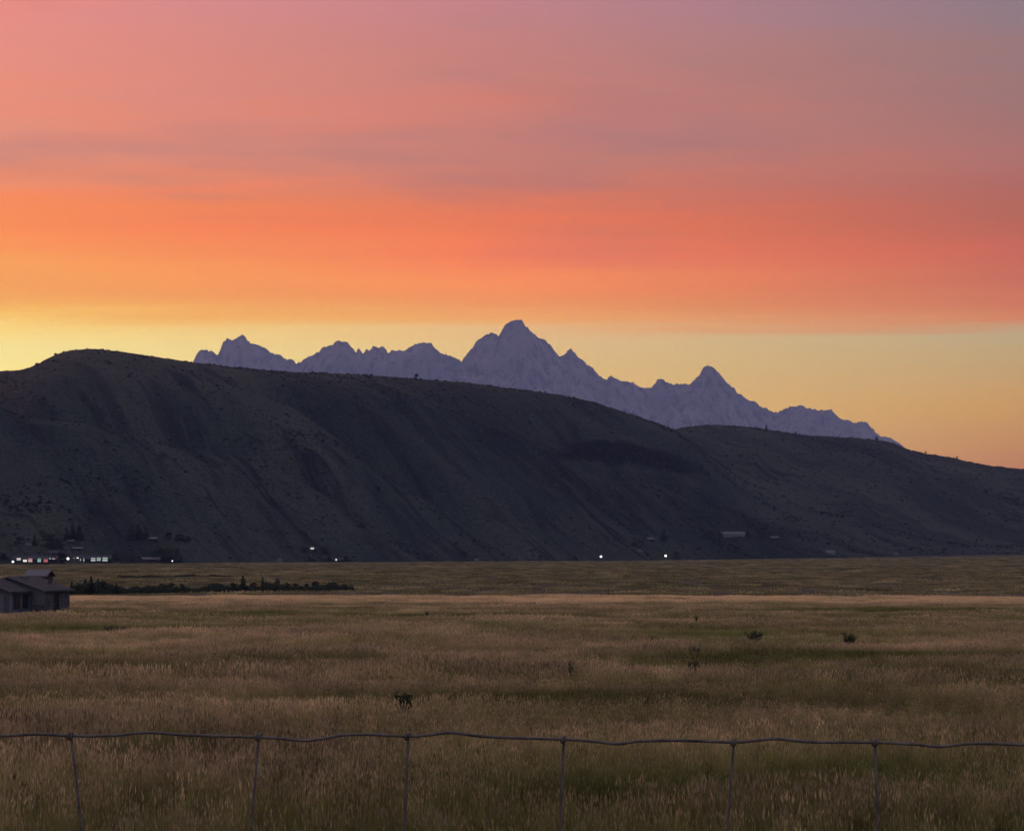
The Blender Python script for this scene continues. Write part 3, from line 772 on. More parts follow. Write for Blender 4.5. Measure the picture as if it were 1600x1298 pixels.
FARL = [leafy_meshes(s, 5.0, r, None, 2600, 0.10) for s, r in ((44, 2.3), (45, 2.7), (46, 2.1))]
CON = [conifer_meshes(s, 6.0, r) for s, r in ((1, 1.5), (2, 1.25), (3, 1.75))]
LEAF = [leafy_meshes(s, 5.0, r) for s, r in ((4, 2.0), (5, 2.4), (6, 1.7))]
PALE = [leafy_meshes(7, 5.0, 2.2, m_pale)]
def place_tree(name, meshes, loc, height, base_h, label, cat, group=None, wide=1.0, rz=0.0):
    o = empty(name, loc, rz); s = height / base_h; o.scale = (s * wide, s * wide, s)
    tag(o, label, cat, group)
    link(bpy.data.objects.new("trunk", meshes[0]), o)
    link(bpy.data.objects.new("crown", meshes[1]), o)
    return o
ORD = ["first", "second", "third", "fourth", "fifth", "sixth", "seventh", "eighth", "ninth", "tenth", "eleventh", "twelfth", "thirteenth", "fourteenth", "fifteenth", "sixteenth"]
# trees standing in the brush line beyond the terrace (photo column, crown-top row, kind)
LINE = [(113, 907, 'c', "small dark spruce just right of the house roof"),
        (124, 909, 'l', "dark rounded tree between the house and the spruce clump"),
        (134, 904, 'c', "leftmost spruce of the dark clump right of the house"),
        (143, 899, 'c', "tallest spruce of the dark clump right of the house"),
        (154, 903, 'c', "third spruce of the dark clump right of the house"),
        (162, 904, 'l', "bushy tree closing the dark clump right of the house"),
        (183, 910, 'c', "lone small spruce right of the dark clump by the house"),
        (268, 909, 'l', "low dark bush, left of two in the middle of the brush line"),
        (284, 909, 'l', "low dark bush, right of two in the middle of the brush line"),
        (334, 909, 'l', "flat dark bush alone left of the tall pointed tree"),
        (365, 909, 'l', "dark bush touching the tall pointed tree on its left"),
        (380, 899, 'c', "tall pointed tree with a broad base in the brush line"),
        (397, 908, 'l', "dark bush between the two tall pointed trees"),
        (411, 900, 'c', "second tall pointed tree in the brush line"),
        (434, 901, 'p', "paler olive rounded tree right of the two pointed trees"),
        (448, 908, 'l', "dark bush right beside the paler olive tree"),
        (462, 910, 'l', "round dark bush, second right of the paler olive tree"),
        (480, 910, 'l', "dark bush just left of the round-topped tree near the row's end"),
        (494, 906, 'l', "round-topped dark tree standing above the right half of the brush line"),
        (513, 911, 'l', "dark bush, fourth from the right end of the brush line"),
        (526, 911, 'l', "dark bush, third from the right end of the brush line"),
        (539, 913, 'l', "dark bush, second from the right end of the brush line"),
        (550, 914, 'l', "dark bush at the right end of the brush line")]
for i, (px, top, k, lab) in enumerate(LINE):
    Y = 522 + 60 * (px - 105) / 450 + random.uniform(-6, 6)
    p = on_ground(px, Y); hgt = at(px, top, Y).z - p.z
    if k == 'c': place_tree("spruce_tree", CON[i % 3], p, hgt, 6.0, lab, "tree", "trees in the brush line", 1.5, i * 1.3)
    elif k == 'p': place_tree("willow_tree", PALE[0], p, hgt, 5.0, lab, "tree", "trees in the brush line", 1.1, 0.4)
    else: place_tree("bushy_tree", LEAF[i % 3], p, hgt, 5.0, lab, "tree", "trees in the brush line", 1.25, i * 0.9)
# the continuous low brush between them
def brush_row():
    rnd = random.Random(5); cr = MB()
    for i in range(26000):
        px = 105 + 448 * rnd.random()
        top = 914.0 + 2.5 * math.sin(px * 0.07) + (2.0 if 190 < px < 355 else 0)
        Y = 522 + 60 * (px - 105) / 450 + rnd.gauss(0, 3.0)
        X = at(px, HOR, Y).x; g = float(_gz_line(X, Y))
        hmax = (at(px, top, Y).z - g) * (0.72 + 0.56 * vn1(px * 0.13)) 
        p = Vector((X, Y, g + hmax * rnd.random())); s = rnd.uniform(0.16, 0.34)
        u = Vector((rnd.gauss(0, 1), rnd.gauss(0, 1), rnd.gauss(0, 1))).normalized(); w = u.orthogonal().normalized()
        cr.poly([p - u * s, p + w * s * 0.6, p + u * s, p - w * s * 0.6])
    o = cr.build("brush", m_leaf)
    tag(o, "continuous low dark brush running along the foot of the terrace", kind='stuff')
_vn = RNG.random(4096)
def vn1(x):
    i = int(math.floor(x)); f = x - i; f = f * f * (3 - 2 * f); return _vn[i % 4096] * (1 - f) + _vn[(i + 1) % 4096] * f
def _gz_line(X, Y): return 0.05
brush_row()
def ditch_brush():
    rnd = random.Random(9); cr = MB()
    for i in range(5000):
        px = 185 + 180 * rnd.random(); Y = 850 + 30 * (px - 185) / 180 + rnd.gauss(0, 2.0)
        X = at(px, HOR, Y).x; g = float(ground_z(X, Y)); k = vn1(px * 0.06 + 50)
        p = Vector((X, Y, g + rnd.random() * (0.35 + 0.9 * k))); s = rnd.uniform(0.18, 0.36)
        u = Vector((rnd.gauss(0, 1), rnd.gauss(0, 1), rnd.gauss(0, 1))).normalized(); w = u.orthogonal().normalized()
        cr.poly([p - u * s, p + w * s * 0.6, p + u * s, p - w * s * 0.6])
    tag(cr.build("ditch_brush", m_leaf), "thin dark line of ditch brush on the valley floor behind the brush line", kind='stuff')
ditch_brush()

# ================================================================== VILLAGE AT THE FOOT OF THE BUTTE
def far_house(px, py, wpx, hpx, label, roofm=None, wallm=None, rz=None, lit=None, ridge_along=True, cat="house", name="cabin"):
    """small gabled building whose base stands where photo pixel (px, py) meets the land; wpx by hpx photo pixels"""
    p = hit(px, py); s = p.y / FPX
    w, hh = wpx * s, hpx * s
    o = empty(name, (p.x, p.y, p.z - 0.4), rz if rz is not None else 0.0); tag(o, label, cat, "buildings at the foot of the butte")
    dpt = max(5.0, min(9.0, w * 0.6)); hw = hh * 0.55 + 0.4; hr = hh + 0.4
    if ridge_along:                 # long side faces the field
        b = MB(); b.prism(gable_profile(dpt, hw, hr), -w / 2, w / 2)
        b.v = [(y, -x + dpt / 2, z) for x, y, z in b.v]; b.build("wall", wallm or m_darkwall, o)
        sl = (hr - hw) / (dpt / 2); e = dpt / 2 + 0.4; ze = hw - sl * 0.4
        b = MB(); b.prism([(-e, ze), (-e, ze - 0.02), (0, hr - 0.02), (e, ze - 0.02), (e, ze), (e, ze + 0.2), (0, hr + 0.2), (-e, ze + 0.2)], -w / 2 - 0.4, w / 2 + 0.4)
        b.v = [(y, -x + dpt / 2, z) for x, y, z in b.v]; b.build("roof", roofm or m_shingle, o)
    else:
        b = MB(); b.prism(gable_profile(w, hw, hr), 0, dpt); b.build("wall", wallm or m_darkwall, o)
        roof_part(o, w, hw, hr, 0, dpt, 0.4, 0.2, roofm or m_shingle)
    for (x0, x1, z0, z1, m) in (lit or []):
        wx0, wx1, wz0, wz1 = x0 * s, x1 * s, z0 * s + 0.4, z1 * s + 0.4
        b = MB(); b.box(wx0 - 0.12, wx1 + 0.12, -0.06, -0.004, wz0 - 0.12, wz1 + 0.12); f = b.build("window", m_darkwall, o)
        n = max(1, int(round((wx1 - wx0) / 1.3)))
        for i in range(n):
            a0 = wx0 + (wx1 - wx0) * i / n + 0.05; a1 = wx0 + (wx1 - wx0) * (i + 1) / n - 0.05
            b = MB(); b.box(a0, a1, -0.075, -0.062, wz0, wz1); b.build("pane", m, f)
    return o
# long lodge with coloured lit windows: offsets in photo pixels from its centre column
far_house(54, 880.5, 70, 12, "long dark lodge with a row of lit white, red and teal windows at far left", wallm=m_darkwall,
          lit=[(-28, -21.5, 5.2, 8.4, m_lwhite), (-18, -12, 2.6, 6.8, m_lwhite), (-10, -3.5, 2.4, 8.0, m_lpink), (4.5, 10, 2.4, 8.0, m_lteal), (14, 20.5, 2.2, 7.6, m_lred), (22.5, 25, 6.6, 8.8, m_lteal), (27, 32, 6.8, 8.2, m_lpink)], cat="lodge", name="lodge")
far_house(143, 880, 60, 12, "long dark lodge with pale lit window groups right of the bright lamp", wallm=m_darkwall,
          lit=[(-28, -26.4, 2.4, 8.0, m_lpale), (-23.5, -20, 6.2, 8.8, m_lwhite), (-18.2, -16.4, 2.4, 7.0, m_lpale), (-13, -11.2, 2.4, 7.6, m_lpale),
               (-1, 6, 2.6, 8.2, m_lpale), (8, 14.4, 3.4, 8.4, m_lpale), (17, 25, 2.6, 8.6, m_lpale)], cat="lodge", name="lodge")
far_house(83.5, 868, 17, 8, "pale twin-windowed house above the gap between the two lodges", lit=[(-6.5, -1.5, 2.2, 4.6, m_palewall), (1.5, 6.0, 2.2, 4.6, m_palewall)], wallm=m_darkwall)
far_house(110, 848, 11, 5, "small pale-roofed house below the tall spruce clump on the slope", roofm=m_metalroof)
far_house(122, 860, 15, 5, "narrow house with a pale slanting roof above the right lodge", roofm=m_metalroof, rz=math.radians(28))
far_house(44, 852, 10, 6, "pale gabled house among dark trees at upper left of the village", wallm=m_palewall, ridge_along=False)
far_house(236, 846, 17, 5, "grey-roofed house beside the right spruce group on the slope", roofm=m_metalroof)
far_house(234, 877.5, 30, 6, "long low pale-roofed barn right of the lodges", roofm=m_metalroof, cat="barn", name="barn")
far_house(436, 877.5, 9, 6, "small pale house alone at the foot of the butte", wallm=m_palewall, roofm=m_metalroof, ridge_along=False)
far_house(488, 860, 11, 6, "house with one bright lit window set above the valley floor", lit=[(-3.0, 2.6, 2.0, 4.6, m_lwhite)])
far_house(528, 878.5, 16, 6, "low house with a lit window and pale roof right of the upper lit house", roofm=m_shingle, lit=[(-4, -1.4, 2.2, 5, m_lwhite), (3.5, 5.5, 2.8, 4.4, m_palewall)])
far_house(744, 876, 8, 5, "tiny house with a dim white front at the middle of the butte's foot", wallm=m_palewall, ridge_along=False)
far_house(1146, 840, 36, 8, "long pale-roofed building on the slope below the saddle", roofm=m_metalroof, wallm=m_palewall, cat="building", name="building")
far_house(1017, 845, 10, 5, "small pale-roofed house left of the long pale building", roofm=m_metalroof)
far_house(1000, 863, 10, 6, "grey house left of the right bright lamp", wallm=m_wall, roofm=m_metalroof, ridge_along=False)
far_house(1211, 843, 12, 5, "low pale house right of the long pale building", roofm=m_metalroof)
far_house(1298, 866, 14, 6, "pale house on the valley edge, left of two at far right", wallm=m_palewall, roofm=m_metalroof)
far_house(1400, 866.5, 8, 5, "pale house on the valley edge, right of two at far right", wallm=m_palewall, ridge_along=False)

def lamp_post(px, py, base_py, label, rpx=2.6):
    p = hit(px, base_py); s = p.y / FPX; top = at(px, py, p.y).z
    o = empty("yard_lamp", p); tag(o, label, "lamp", "lit yard lamps")
    hgt = max(2.5, top - p.z)
    b = MB(); b.tube([(0, 0, -0.3), (0, 0, hgt * 0.6), (0, 0, hgt)], [0.14, 0.11, 0.08], 8); b.tube([(0, 0, hgt), (0, -0.5, hgt + 0.25), (0, -1.0, hgt + 0.2)], 0.06, 6)
    b.build("pole", m_door, o)
    r = rpx * s
    b = MB(); n = 8
    ring = lambda zz, rr: [(rr * math.cos(2 * math.pi * k / n), -1.0 + rr * math.sin(2 * math.pi * k / n), zz) for k in range(n)]
    z0 = hgt - r * 0.4
    rows_ = [ring(z0 + r * 0.9, r * 0.35), ring(z0 + r * 0.5, r * 0.85), ring(z0, r), ring(z0 - r * 0.5, r * 0.8), ring(z0 - r * 0.85, r * 0.4)]
    for a_, c_ in zip(rows_[:-1], rows_[1:]):
        for k in range(n): b.poly([a_[k], c_[k], c_[(k + 1) % n], a_[(k + 1) % n]])
    b.poly(rows_[0]); b.poly(list(reversed(rows_[-1])))
    b.build("globe", m_lamp, o)
lamp_post(20.5, 878.8, 881.5, "bright white yard lamp below the left end of the lit lodge", 1.7)
lamp_post(106.5, 871.8, 880, "bright white yard lamp between the two lodges", 1.9)
lamp_post(939, 868.6, 874.5, "bright white yard lamp at the butte's foot, left of two", 1.7)
lamp_post(1040, 867.4, 873, "bright white yard lamp at the butte's foot, right of two", 1.7)
lamp_post(269.5, 876, 880, "dim yard lamp right of the long low barn", 0.9)

FT = [  # far trees: column, base row, height px, kind, label
    (104, 843, 14, 'c', "leftmost spruce of the tall clump above the village"), (113, 842, 19, 'c', "tallest spruce of the tall clump above the village"), (123, 842, 17, 'c', "rightmost spruce of the tall clump above the village"),
    (205, 842, 16, 'c', "leftmost spruce of the right group on the slope"), (216, 842, 18, 'c', "tallest spruce of the right group on the slope"), (227, 841, 12, 'c', "short spruce of the right group on the slope"),
    (262, 843, 8, 'l', "dark bush right of the spruce group on the slope"), (282, 846, 8, 'l', "flat dark bush at the right end of the village slope"), (294, 847, 7, 'l', "last small bush right of the village slope"),
    (30, 851, 9, 'l', "dark bush left of the pale gabled house"), (54, 851, 12, 'c', "narrow spruce right of the pale gabled house"), (65, 837, 6, 'l', "lone dark bush high on the slope at far left"),
    (78, 855, 16, 'l', "broad dark tree left of the spruce clump"), (88, 857, 12, 'l', "rounded dark tree above the twin-windowed house"),
    (6, 876, 9, 'l', "dark tree left of the lit lodge"), (94, 880, 12, 'l', "dark tree between the lodges, beside the lamp"),
    (180, 876, 7, 'l', "dark shrub just right of the right lodge"), (208, 876, 6, 'l', "dark shrub at the left end of the barn"),
    (248, 876, 14, 'l', "bushy tree behind the barn's right end"), (262, 877, 17, 'l', "taller dark tree beside the dim lamp"), (277, 877, 15, 'c', "spruce right of the dim lamp"),
    (476, 864, 7, 'l', "dark bush left of the upper lit house"), (506, 865, 7, 'l', "dark bush right of the upper lit house"), (515, 878, 6, 'l', "dark bush left of the low lit house"), (540, 878, 6, 'l', "dark bush right of the low lit house"),
    (964, 844, 10, 'c', "lone spruce on the slope above the left of two lamps"), (1037, 844, 12, 'c', "dark spruce on the slope above the right lamp"), (1105, 840, 9, 'l', "dark tree left of the long pale building"),
    (1122, 838, 8, 'l', "dark tree at the left wall of the long pale building"), (1168, 838, 10, 'c', "spruce at the right end of the long pale building"), (1058, 872, 7, 'l', "dark bush right of the right bright lamp"),
    (1190, 840, 7, 'l', "dark tree between the long building and the low pale house"), (900, 876, 4, 'l', "small dark shrub left of the left bright lamp"),
    (590, 769, 6, 'l', "lone dark juniper high on the middle of the butte's face"),
    (566, 824, 5, 'l', "small dark juniper low on the butte's face"), (741, 848, 5, 'l', "small juniper low on the butte above the tiny house")]
for i, (px, py, hp, k, lab) in enumerate(FT):
    p = hit(px, py); hgt = hp * p.y / FPX * 1.45
    if k == 'c': place_tree("spruce_tree", CON[i % 3], p, hgt, 6.0, lab, "tree", "trees at the foot of the butte", 1.5, i * 1.1)
    else: place_tree("bushy_tree", FARL[i % 3], p, hgt, 5.0, lab, "tree", "trees at the foot of the butte", 1.7, i * 0.7)
# trees on the crest
def crest_point(px):
    Ys = np.arange(1900, 5000, 5.0); X = (px - CX) / FPX * Ys
    Z = terrain_z(X, Ys); _, pyy = to_px(X, Ys, Z); i = int(np.argmin(pyy)); return Vector((X[i], Ys[i], float(Z[i])))
for i, (px, hp, lab) in enumerate([(650, 8, "lone tree on the butte's crest below the middle peaks"), (1198, 9, "lone narrow tree on the right crest below the far peaks"), (1244, 4, "small bush on the right crest"),
                                   (852, 3, "tiny bush on the butte's crest below the highest peak"), (1371, 5, "dark bush where the right crest begins to drop"), (1447, 4, "bush on the descending right crest against the sky"), (1496, 4, "right-hand bush on the descending crest against the sky")]):
    p = crest_point(px)
    k = CON[1] if px == 1198 else FARL[i % 3]
    place_tree("spruce_tree" if px == 1198 else "bushy_tree", k, p, hp * p.y / FPX * 1.1, 6.0 if px == 1198 else 5.0, lab, "tree", "trees on the crest", 1.2, i)

# ================================================================== SHRUBS IN THE FIELD
def shrub_meshes(seed, upright=False, mat=None):
    mat = mat or m_sage
    rnd = random.Random(seed); st = MB(); cr = MB()
    for i in range(26):
        a = rnd.random() * 6.28; l = rnd.uniform(0.55, 1.0); lean = rnd.uniform(0.1, 0.45 if upright else 0.9)
        d = Vector((math.cos(a) * lean, math.sin(a) * lean, 1)).normalized()
        o = Vector((rnd.uniform(-0.15, 0.15), rnd.uniform(-0.15, 0.15), 0)); e = o + d * l
        st.tube([o - Vector((0, 0, 0.05)), o.lerp(e, 0.5) + Vector((0, 0, 0.03)), e], [0.012, 0.009, 0.004], 4)
        for q in range(44):
            p = o.lerp(e, rnd.uniform(0.25, 1.05)) + Vector((rnd.gauss(0, 0.06), rnd.gauss(0, 0.06), rnd.gauss(0, 0.04)))
            s = rnd.uniform(0.045, 0.085); u = (d + Vector((rnd.gauss(0, 0.7), rnd.gauss(0, 0.7), rnd.gauss(0, 0.4)))).normalized(); w = u.orthogonal().normalized()
            cr.poly([p - u * s, p + w * s * 0.45, p + u * s, p - w * s * 0.45])
    return st.mesh("stems", m_bark), cr.mesh("foliage", mat)
m_darkweed = foliage_mat("dark_weed_leaves", (0.020, 0.025, 0.010), (0.060, 0.062, 0.026), 4.0)
SH = [shrub_meshes(31, True), shrub_meshes(32), shrub_meshes(33), shrub_meshes(34, True, m_darkweed)]
def ground_hit(px, py):
    Ys = np.arange(10, 380, 0.25); a, c_ = at(px, py, 10.0), at(px, py, 20.0)
    k = (Ys - 10) / 10; X = a.x + (c_.x - a.x) * k; Z = a.z + (c_.z - a.z) * k; T = ground_z(X, Ys)
    i = int(np.argmax(T >= Z)); return Vector((X[i], Ys[i], float(T[i])))
SHR = [(633, 1130, 30, 44, "dark spiky weed clump standing above the fence's middle", 3), (1180, 1003, 15, 30, "rounded dark shrub in the right half of the field", 1), (1327, 1011, 20, 26, "greyish shrub right of the rounded dark shrub", 2),
       (893, 1062, 20, 18, "small upright weed in the field near its middle", 0), (1085, 1027, 14, 22, "low dark shrub left of the rounded shrub and lower", 1), (1083, 1060, 20, 20, "tall brownish weed clump below the low dark shrub", 2),
       (1088, 974, 10, 10, "tiny thin weed near the far edge of the field", 0), (668, 966, 10, 12, "tiny weed on the far bright grass at left of centre", 0), (180, 990, 12, 46, "flat green shrub below and right of the house", 1),
       (985, 1058, 14, 16, "small dark weed right of the upright weed", 2),]
for i, (px, py, hp, wp, lab, k) in enumerate(SHR):
    p = ground_hit(px, py + 2); s = p.y / FPX
    o = empty("shrub", p, i * 1.7); hh = hp * s + 0.20; ww = wp * s
    o.scale = (ww / 1.15, ww / 1.15, hh); tag(o, lab, "shrub", "shrubs in the field")
    link(bpy.data.objects.new("stems", SH[k][0]), o); link(bpy.data.objects.new("foliage", SH[k][1]), o)

# ================================================================== GRASS
def grass_mat(name, green, straw, trans=0.35):
    m, nt, out = mat_new(name); h = NT(nt)
    dry = h.node('ShaderNodeAttribute', attribute_type='INSTANCER', attribute_name='dry').outputs['Fac']
    val = h.node('ShaderNodeAttribute', attribute_type='INSTANCER', attribute_name='val').outputs['Fac']
    pos = h.node('ShaderNodeTexCoord').outputs['Object']
    n = h.noise(pos, 9.0, 2, 0.5)
    f = h.math('ADD', dry, h.math('MULTIPLY_ADD', n, 0.7, -0.35), clamp=True)
    c_ = h.mix(f, green, straw)
    sc = h.node('ShaderNodeVectorMath', operation='SCALE'); h.set(sc.inputs[0], c_); h.set(sc.inputs['Scale'], val)
    d = h.node('ShaderNodeBsdfDiffuse'); h.set(d.inputs[0], sc.outputs[0])
    t = h.node('ShaderNodeBsdfTranslucent'); h.set(t.inputs[0], sc.outputs[0])
    mx = h.node('ShaderNodeMixShader'); mx.inputs[0].default_value = trans
    nt.links.new(d.outputs[0], mx.inputs[1]); nt.links.new(t.outputs[0], mx.inputs[2])
    nt.links.new(mx.outputs[0], out.inputs[0])
    return m
m_blade = grass_mat("grass_blades", (0.160, 0.172, 0.048), (0.42, 0.370, 0.140), 0.42)
m_head = grass_mat("grass_heads", (0.29, 0.26, 0.11), (0.64, 0.485, 0.29), 0.42)
def tuft(seed, rad, hmin, hmax, width, blades, heads, hw, hl, lean=0.28):
    rnd = random.Random(seed); V = []; F = []; M = []
    for i in range(blades + heads):
        head = i >= blades
        a = rnd.random() * 6.28; r = rad * math.sqrt(rnd.random())
        o = Vector((math.cos(a) * r, math.sin(a) * r, -0.03))
        hgt = rnd.uniform(hmin, hmax) * (1.22 if head else 1.0)
        ld = rnd.random() * 6.28; lm = rnd.gauss(0, lean) * hgt * (0.55 if head else 1)
        e = o + Vector((math.cos(ld) * lm, math.sin(ld) * lm, hgt)); mpt = o.lerp(e, 0.55) + Vector((-math.cos(ld) * lm * 0.18, -math.sin(ld) * lm * 0.18, 0.02))
        fa = rnd.random() * 3.14; s = Vector((math.cos(fa), math.sin(fa), 0)) * width * (0.5 if head else rnd.uniform(0.6, 1.2))
        n = len(V)
        V += [o - s * 0.5, o + s * 0.5, mpt + s * 0.42, mpt - s * 0.42, e]
        F += [(n, n + 1, n + 2, n + 3), (n + 3, n + 2, n + 4)]; M += [0, 0]
        if head:
            d = (e - mpt).normalized(); l = hl * rnd.uniform(0.7, 1.25); w = hw * rnd.uniform(0.7, 1.2)
            for q in range(2):
                fb = fa + q * 1.57; s2 = Vector((math.cos(fb), math.sin(fb), 0)) * w * 0.5
                n = len(V)
                V += [e - d * l * 0.55, e - s2 - d * l * 0.15, e + d * l * 0.45, e + s2 - d * l * 0.15]
                F += [(n, n + 1, n + 2, n + 3)]; M += [1]
    me = bpy.data.meshes.new("tuft"); me.from_pydata([tuple(v) for v in V], [], F)
    me.materials.append(m_blade); me.materials.append(m_head)
    me.polygons.foreach_set('material_index', M); me.update()
    return bpy.data.objects.new("tuft", me)

def scatter(y0, y1, dens, seed):
    rg = np.random.default_rng(seed)
    area = 0.345 * (y1 * y1 - y0 * y0) + 2 * 3.0 * (y1 - y0)
    n = int(area * dens)
    yy = np.sqrt(rg.random(n * 2) * (y1 * y1 - y0 * y0) + y0 * y0); hwid = 0.345 * yy + 3.0
    xx = (rg.random(n * 2) * 2 - 1) * hwid
    keep = rg.random(n * 2) < 0.5
    return xx[keep], yy[keep], rg

def dryness(X, Y):
    d = 0.44 + 0.02 * (1 - sstep(18, 34, Y)) + 0.55 * fbm((0.8 * X + 0.6 * Y) / 24, (0.8 * Y - 0.6 * X) / 22, 107, 3) + 0.45 * fbm(X / 5.5, Y / 5, 103, 2) + 0.25 * fbm(X / 70, Y / 45, 105, 2)
    d = d + 0.65 * sstep(285, 330, Y) * (1 - sstep(420, 450, Y)) + 0.15 * sstep(430, 480, Y) + 0.22 * np.exp(-((Y - 118) / 26) ** 2) * sstep(40, -30, X)
    return d
_dry0 = dryness
GREEN = [(900, 1262, 0.9), (1290, 1225, 1.2), (1105, 1245, 0.8), (230, 1205, 1.0), (850, 1100, 2.4), (600, 968, 9.0), (760, 966, 9.0), (200, 986, 7.0), (1170, 1035, 3.5), (1480, 1028, 4.0), (700, 1110, 1.8)]
def dryness(X, Y):
    d = _dry0(X, Y)
    for gx_, gy_, r in GREEN:
        q = ground_hit(gx_, gy_); d = d - 0.9 * np.exp(-((X - q.x) / (r * 1.5)) ** 2 - ((Y - q.y) / (r * 1.2)) ** 2)
    return d
hb_dir = Vector((math.cos(rot), math.sin(rot)))
def field(name, y0, y1, dens, seed, tufts, smin, smax, label):
    X, Y, rg = scatter(y0, y1, dens, seed)
    # nothing grows inside the house
    lx = (X - org.x) * math.cos(rot) + (Y - org.y) * math.sin(rot); ly = -(X - org.x) * math.sin(rot) + (Y - org.y) * math.cos(rot)
    ok = ~((lx > -9) & (lx < W1 / 2 + 0.7) & (ly > -5.4) & (ly < L1 + 0.8))
    cover = fbm(X / 3.2, Y / 3.2, 111, 2)
    ok &= rg.random(len(X)) < 0.80 + 0.5 * cover
    if y0 > 400: ok &= terrain_z(X, Y) < ground_z(X, Y) + 0.01
    X, Y = X[ok], Y[ok]; n = len(X)
    Z = ground_z(X, Y)
    dr = dryness(X, Y) + rg.normal(0, 0.12, n)
    val = np.clip((0.92 + 0.12 * sstep(24, 40, Y) + 0.18 * sstep(60, 110, Y) + 0.45 * sstep(290, 325, Y) * (1 - sstep(400, 430, Y)) - 0.36 * sstep(430, 470, Y)) + 0.26 * fbm((0.7 * X - 0.7 * Y) / 13, (0.7 * X + 0.7 * Y) / 12, 127, 2) + 0.34 * fbm(X / 3.5, Y / 4, 123, 2) + rg.normal(0, 0.26, n), 0.30, 1.9)
    hgt = np.clip(0.85 + 0.65 * fbm(X / 9, Y / 7, 131, 2) + 0.10 * dr, 0.45, 1.5)
    k = len(tufts) // 2
    idx = np.where(dr + rg.normal(0, 0.15, n) > 0.50, rg.integers(0, k, n), rg.integers(k, len(tufts), n))
    return instancer(name, X, Y, Z, np.clip(dr, 0, 1), val, rg.random(n) * 6.283, (smin + (smax - smin) * rg.random(n)) * hgt, idx, tufts, label)

def instancer(name, X, Y, Z, dr, val, rz, sc, idx, tufts, label):
    n = len(X)
    me = bpy.data.meshes.new(name)
    me.vertices.add(n); me.vertices.foreach_set('co', np.stack([X, Y, Z], -1).astype(np.float32).ravel())
    for an, tp, arr in (('dry', 'FLOAT', dr), ('val', 'FLOAT', val), ('rz', 'FLOAT', rz), ('sc', 'FLOAT', sc)):
        at_ = me.attributes.new(an, tp, 'POINT'); at_.data.foreach_set('value', arr.astype(np.float32))
    at_ = me.attributes.new('pick', 'INT', 'POINT'); at_.data.foreach_set('value', idx.astype(np.int32))
    me.update()
    o = link(bpy.data.objects.new(name, me)); tag(o, label, kind='stuff')
    cl = bpy.data.collections.new(name + "_tufts")
    for i, t in enumerate(tufts):
        t.name = "tuft_%02d" % i if False else t.name
        cl.objects.link(t)
    ng = bpy.data.node_groups.new(name, 'GeometryNodeTree')
    ng.interface.new_socket("Geometry", in_out='INPUT', socket_type='NodeSocketGeometry'); ng.interface.new_socket("Geometry", in_out='OUTPUT', socket_type='NodeSocketGeometry')
    N = ng.nodes.new; L = ng.links.new
    gi, go = N('NodeGroupInput'), N('NodeGroupOutput')
    m2p = N('GeometryNodeMeshToPoints'); L(gi.outputs[0], m2p.inputs[0])
    ci = N('GeometryNodeCollectionInfo'); ci.inputs[0].default_value = cl; ci.inputs['Separate Children'].default_value = True; ci.inputs['Reset Children'].default_value = True
    iop = N('GeometryNodeInstanceOnPoints'); L(m2p.outputs[0], iop.inputs['Points']); L(ci.outputs[0], iop.inputs['Instance'])
    iop.inputs['Pick Instance'].default_value = True
    def na(nm, tp):
        a = N('GeometryNodeInputNamedAttribute'); a.data_type = tp; a.inputs[0].default_value = nm; return a.outputs[0]
    L(na('pick', 'INT'), iop.inputs['Instance Index'])
    cx = N('ShaderNodeCombineXYZ'); L(na('rz', 'FLOAT'), cx.inputs[2])
    e2r = N('FunctionNodeEulerToRotation'); L(cx.outputs[0], e2r.inputs[0]); L(e2r.outputs[0], iop.inputs['Rotation'])
    L(na('sc', 'FLOAT'), iop.inputs['Scale'])
    L(iop.outputs[0], go.inputs[0])
    md = o.modifiers.new("scatter", 'NODES'); md.node_group = ng
    print(name, n, 'tufts')
    return o
# dry, seeded tufts first, greener leafy ones second
near = [tuft(s, 0.15, 0.20, 0.40, 0.0062, 24, 14, 0.0135, 0.085, 0.2) for s in (1, 2, 3, 4)] + [tuft(s, 0.16, 0.14, 0.32, 0.0075, 36, 5, 0.012, 0.08, 0.28) for s in (5, 6, 7, 8)]
midt = [tuft(s, 0.34, 0.20, 0.40, 0.0145, 36, 16, 0.024, 0.11, 0.24) for s in (11, 12, 13)] + [tuft(s, 0.36, 0.14, 0.32, 0.018, 46, 4, 0.020, 0.10, 0.32) for s in (14, 15, 16)]
fart = [tuft(s, 0.95, 0.22, 0.42, 0.045, 40, 20, 0.065, 0.17, 0.24) for s in (21, 22, 23)] + [tuft(s, 1.0, 0.15, 0.33, 0.055, 48, 4, 0.06, 0.14, 0.32) for s in (24, 25, 26)]
floort = [tuft(s, 3.6, 0.25, 0.50, 0.20, 60, 16, 0.22, 0.25, 0.3) for s in (31, 32)] + [tuft(s, 3.8, 0.18, 0.40, 0.24, 70, 0, 0.2, 0.2, 0.4) for s in (34, 35)]
field("near_grass", 2.4, 46, 36, 1, near, 0.75, 1.15, "tall dry grass with pale seed heads behind the fence")
field("field_grass", 43, 130, 9.0, 2, midt, 0.75, 1.15, "dry tan and olive grass of the middle field")
field("far_grass", 124, 395, 1.5, 3, fart, 0.85, 1.15, "dry tan grass on the far part of the terrace")
field("floor_grass", 440, 2150, 0.026, 4, floort, 0.8, 1.3, "olive and brown grass of the valley floor beyond the terrace")

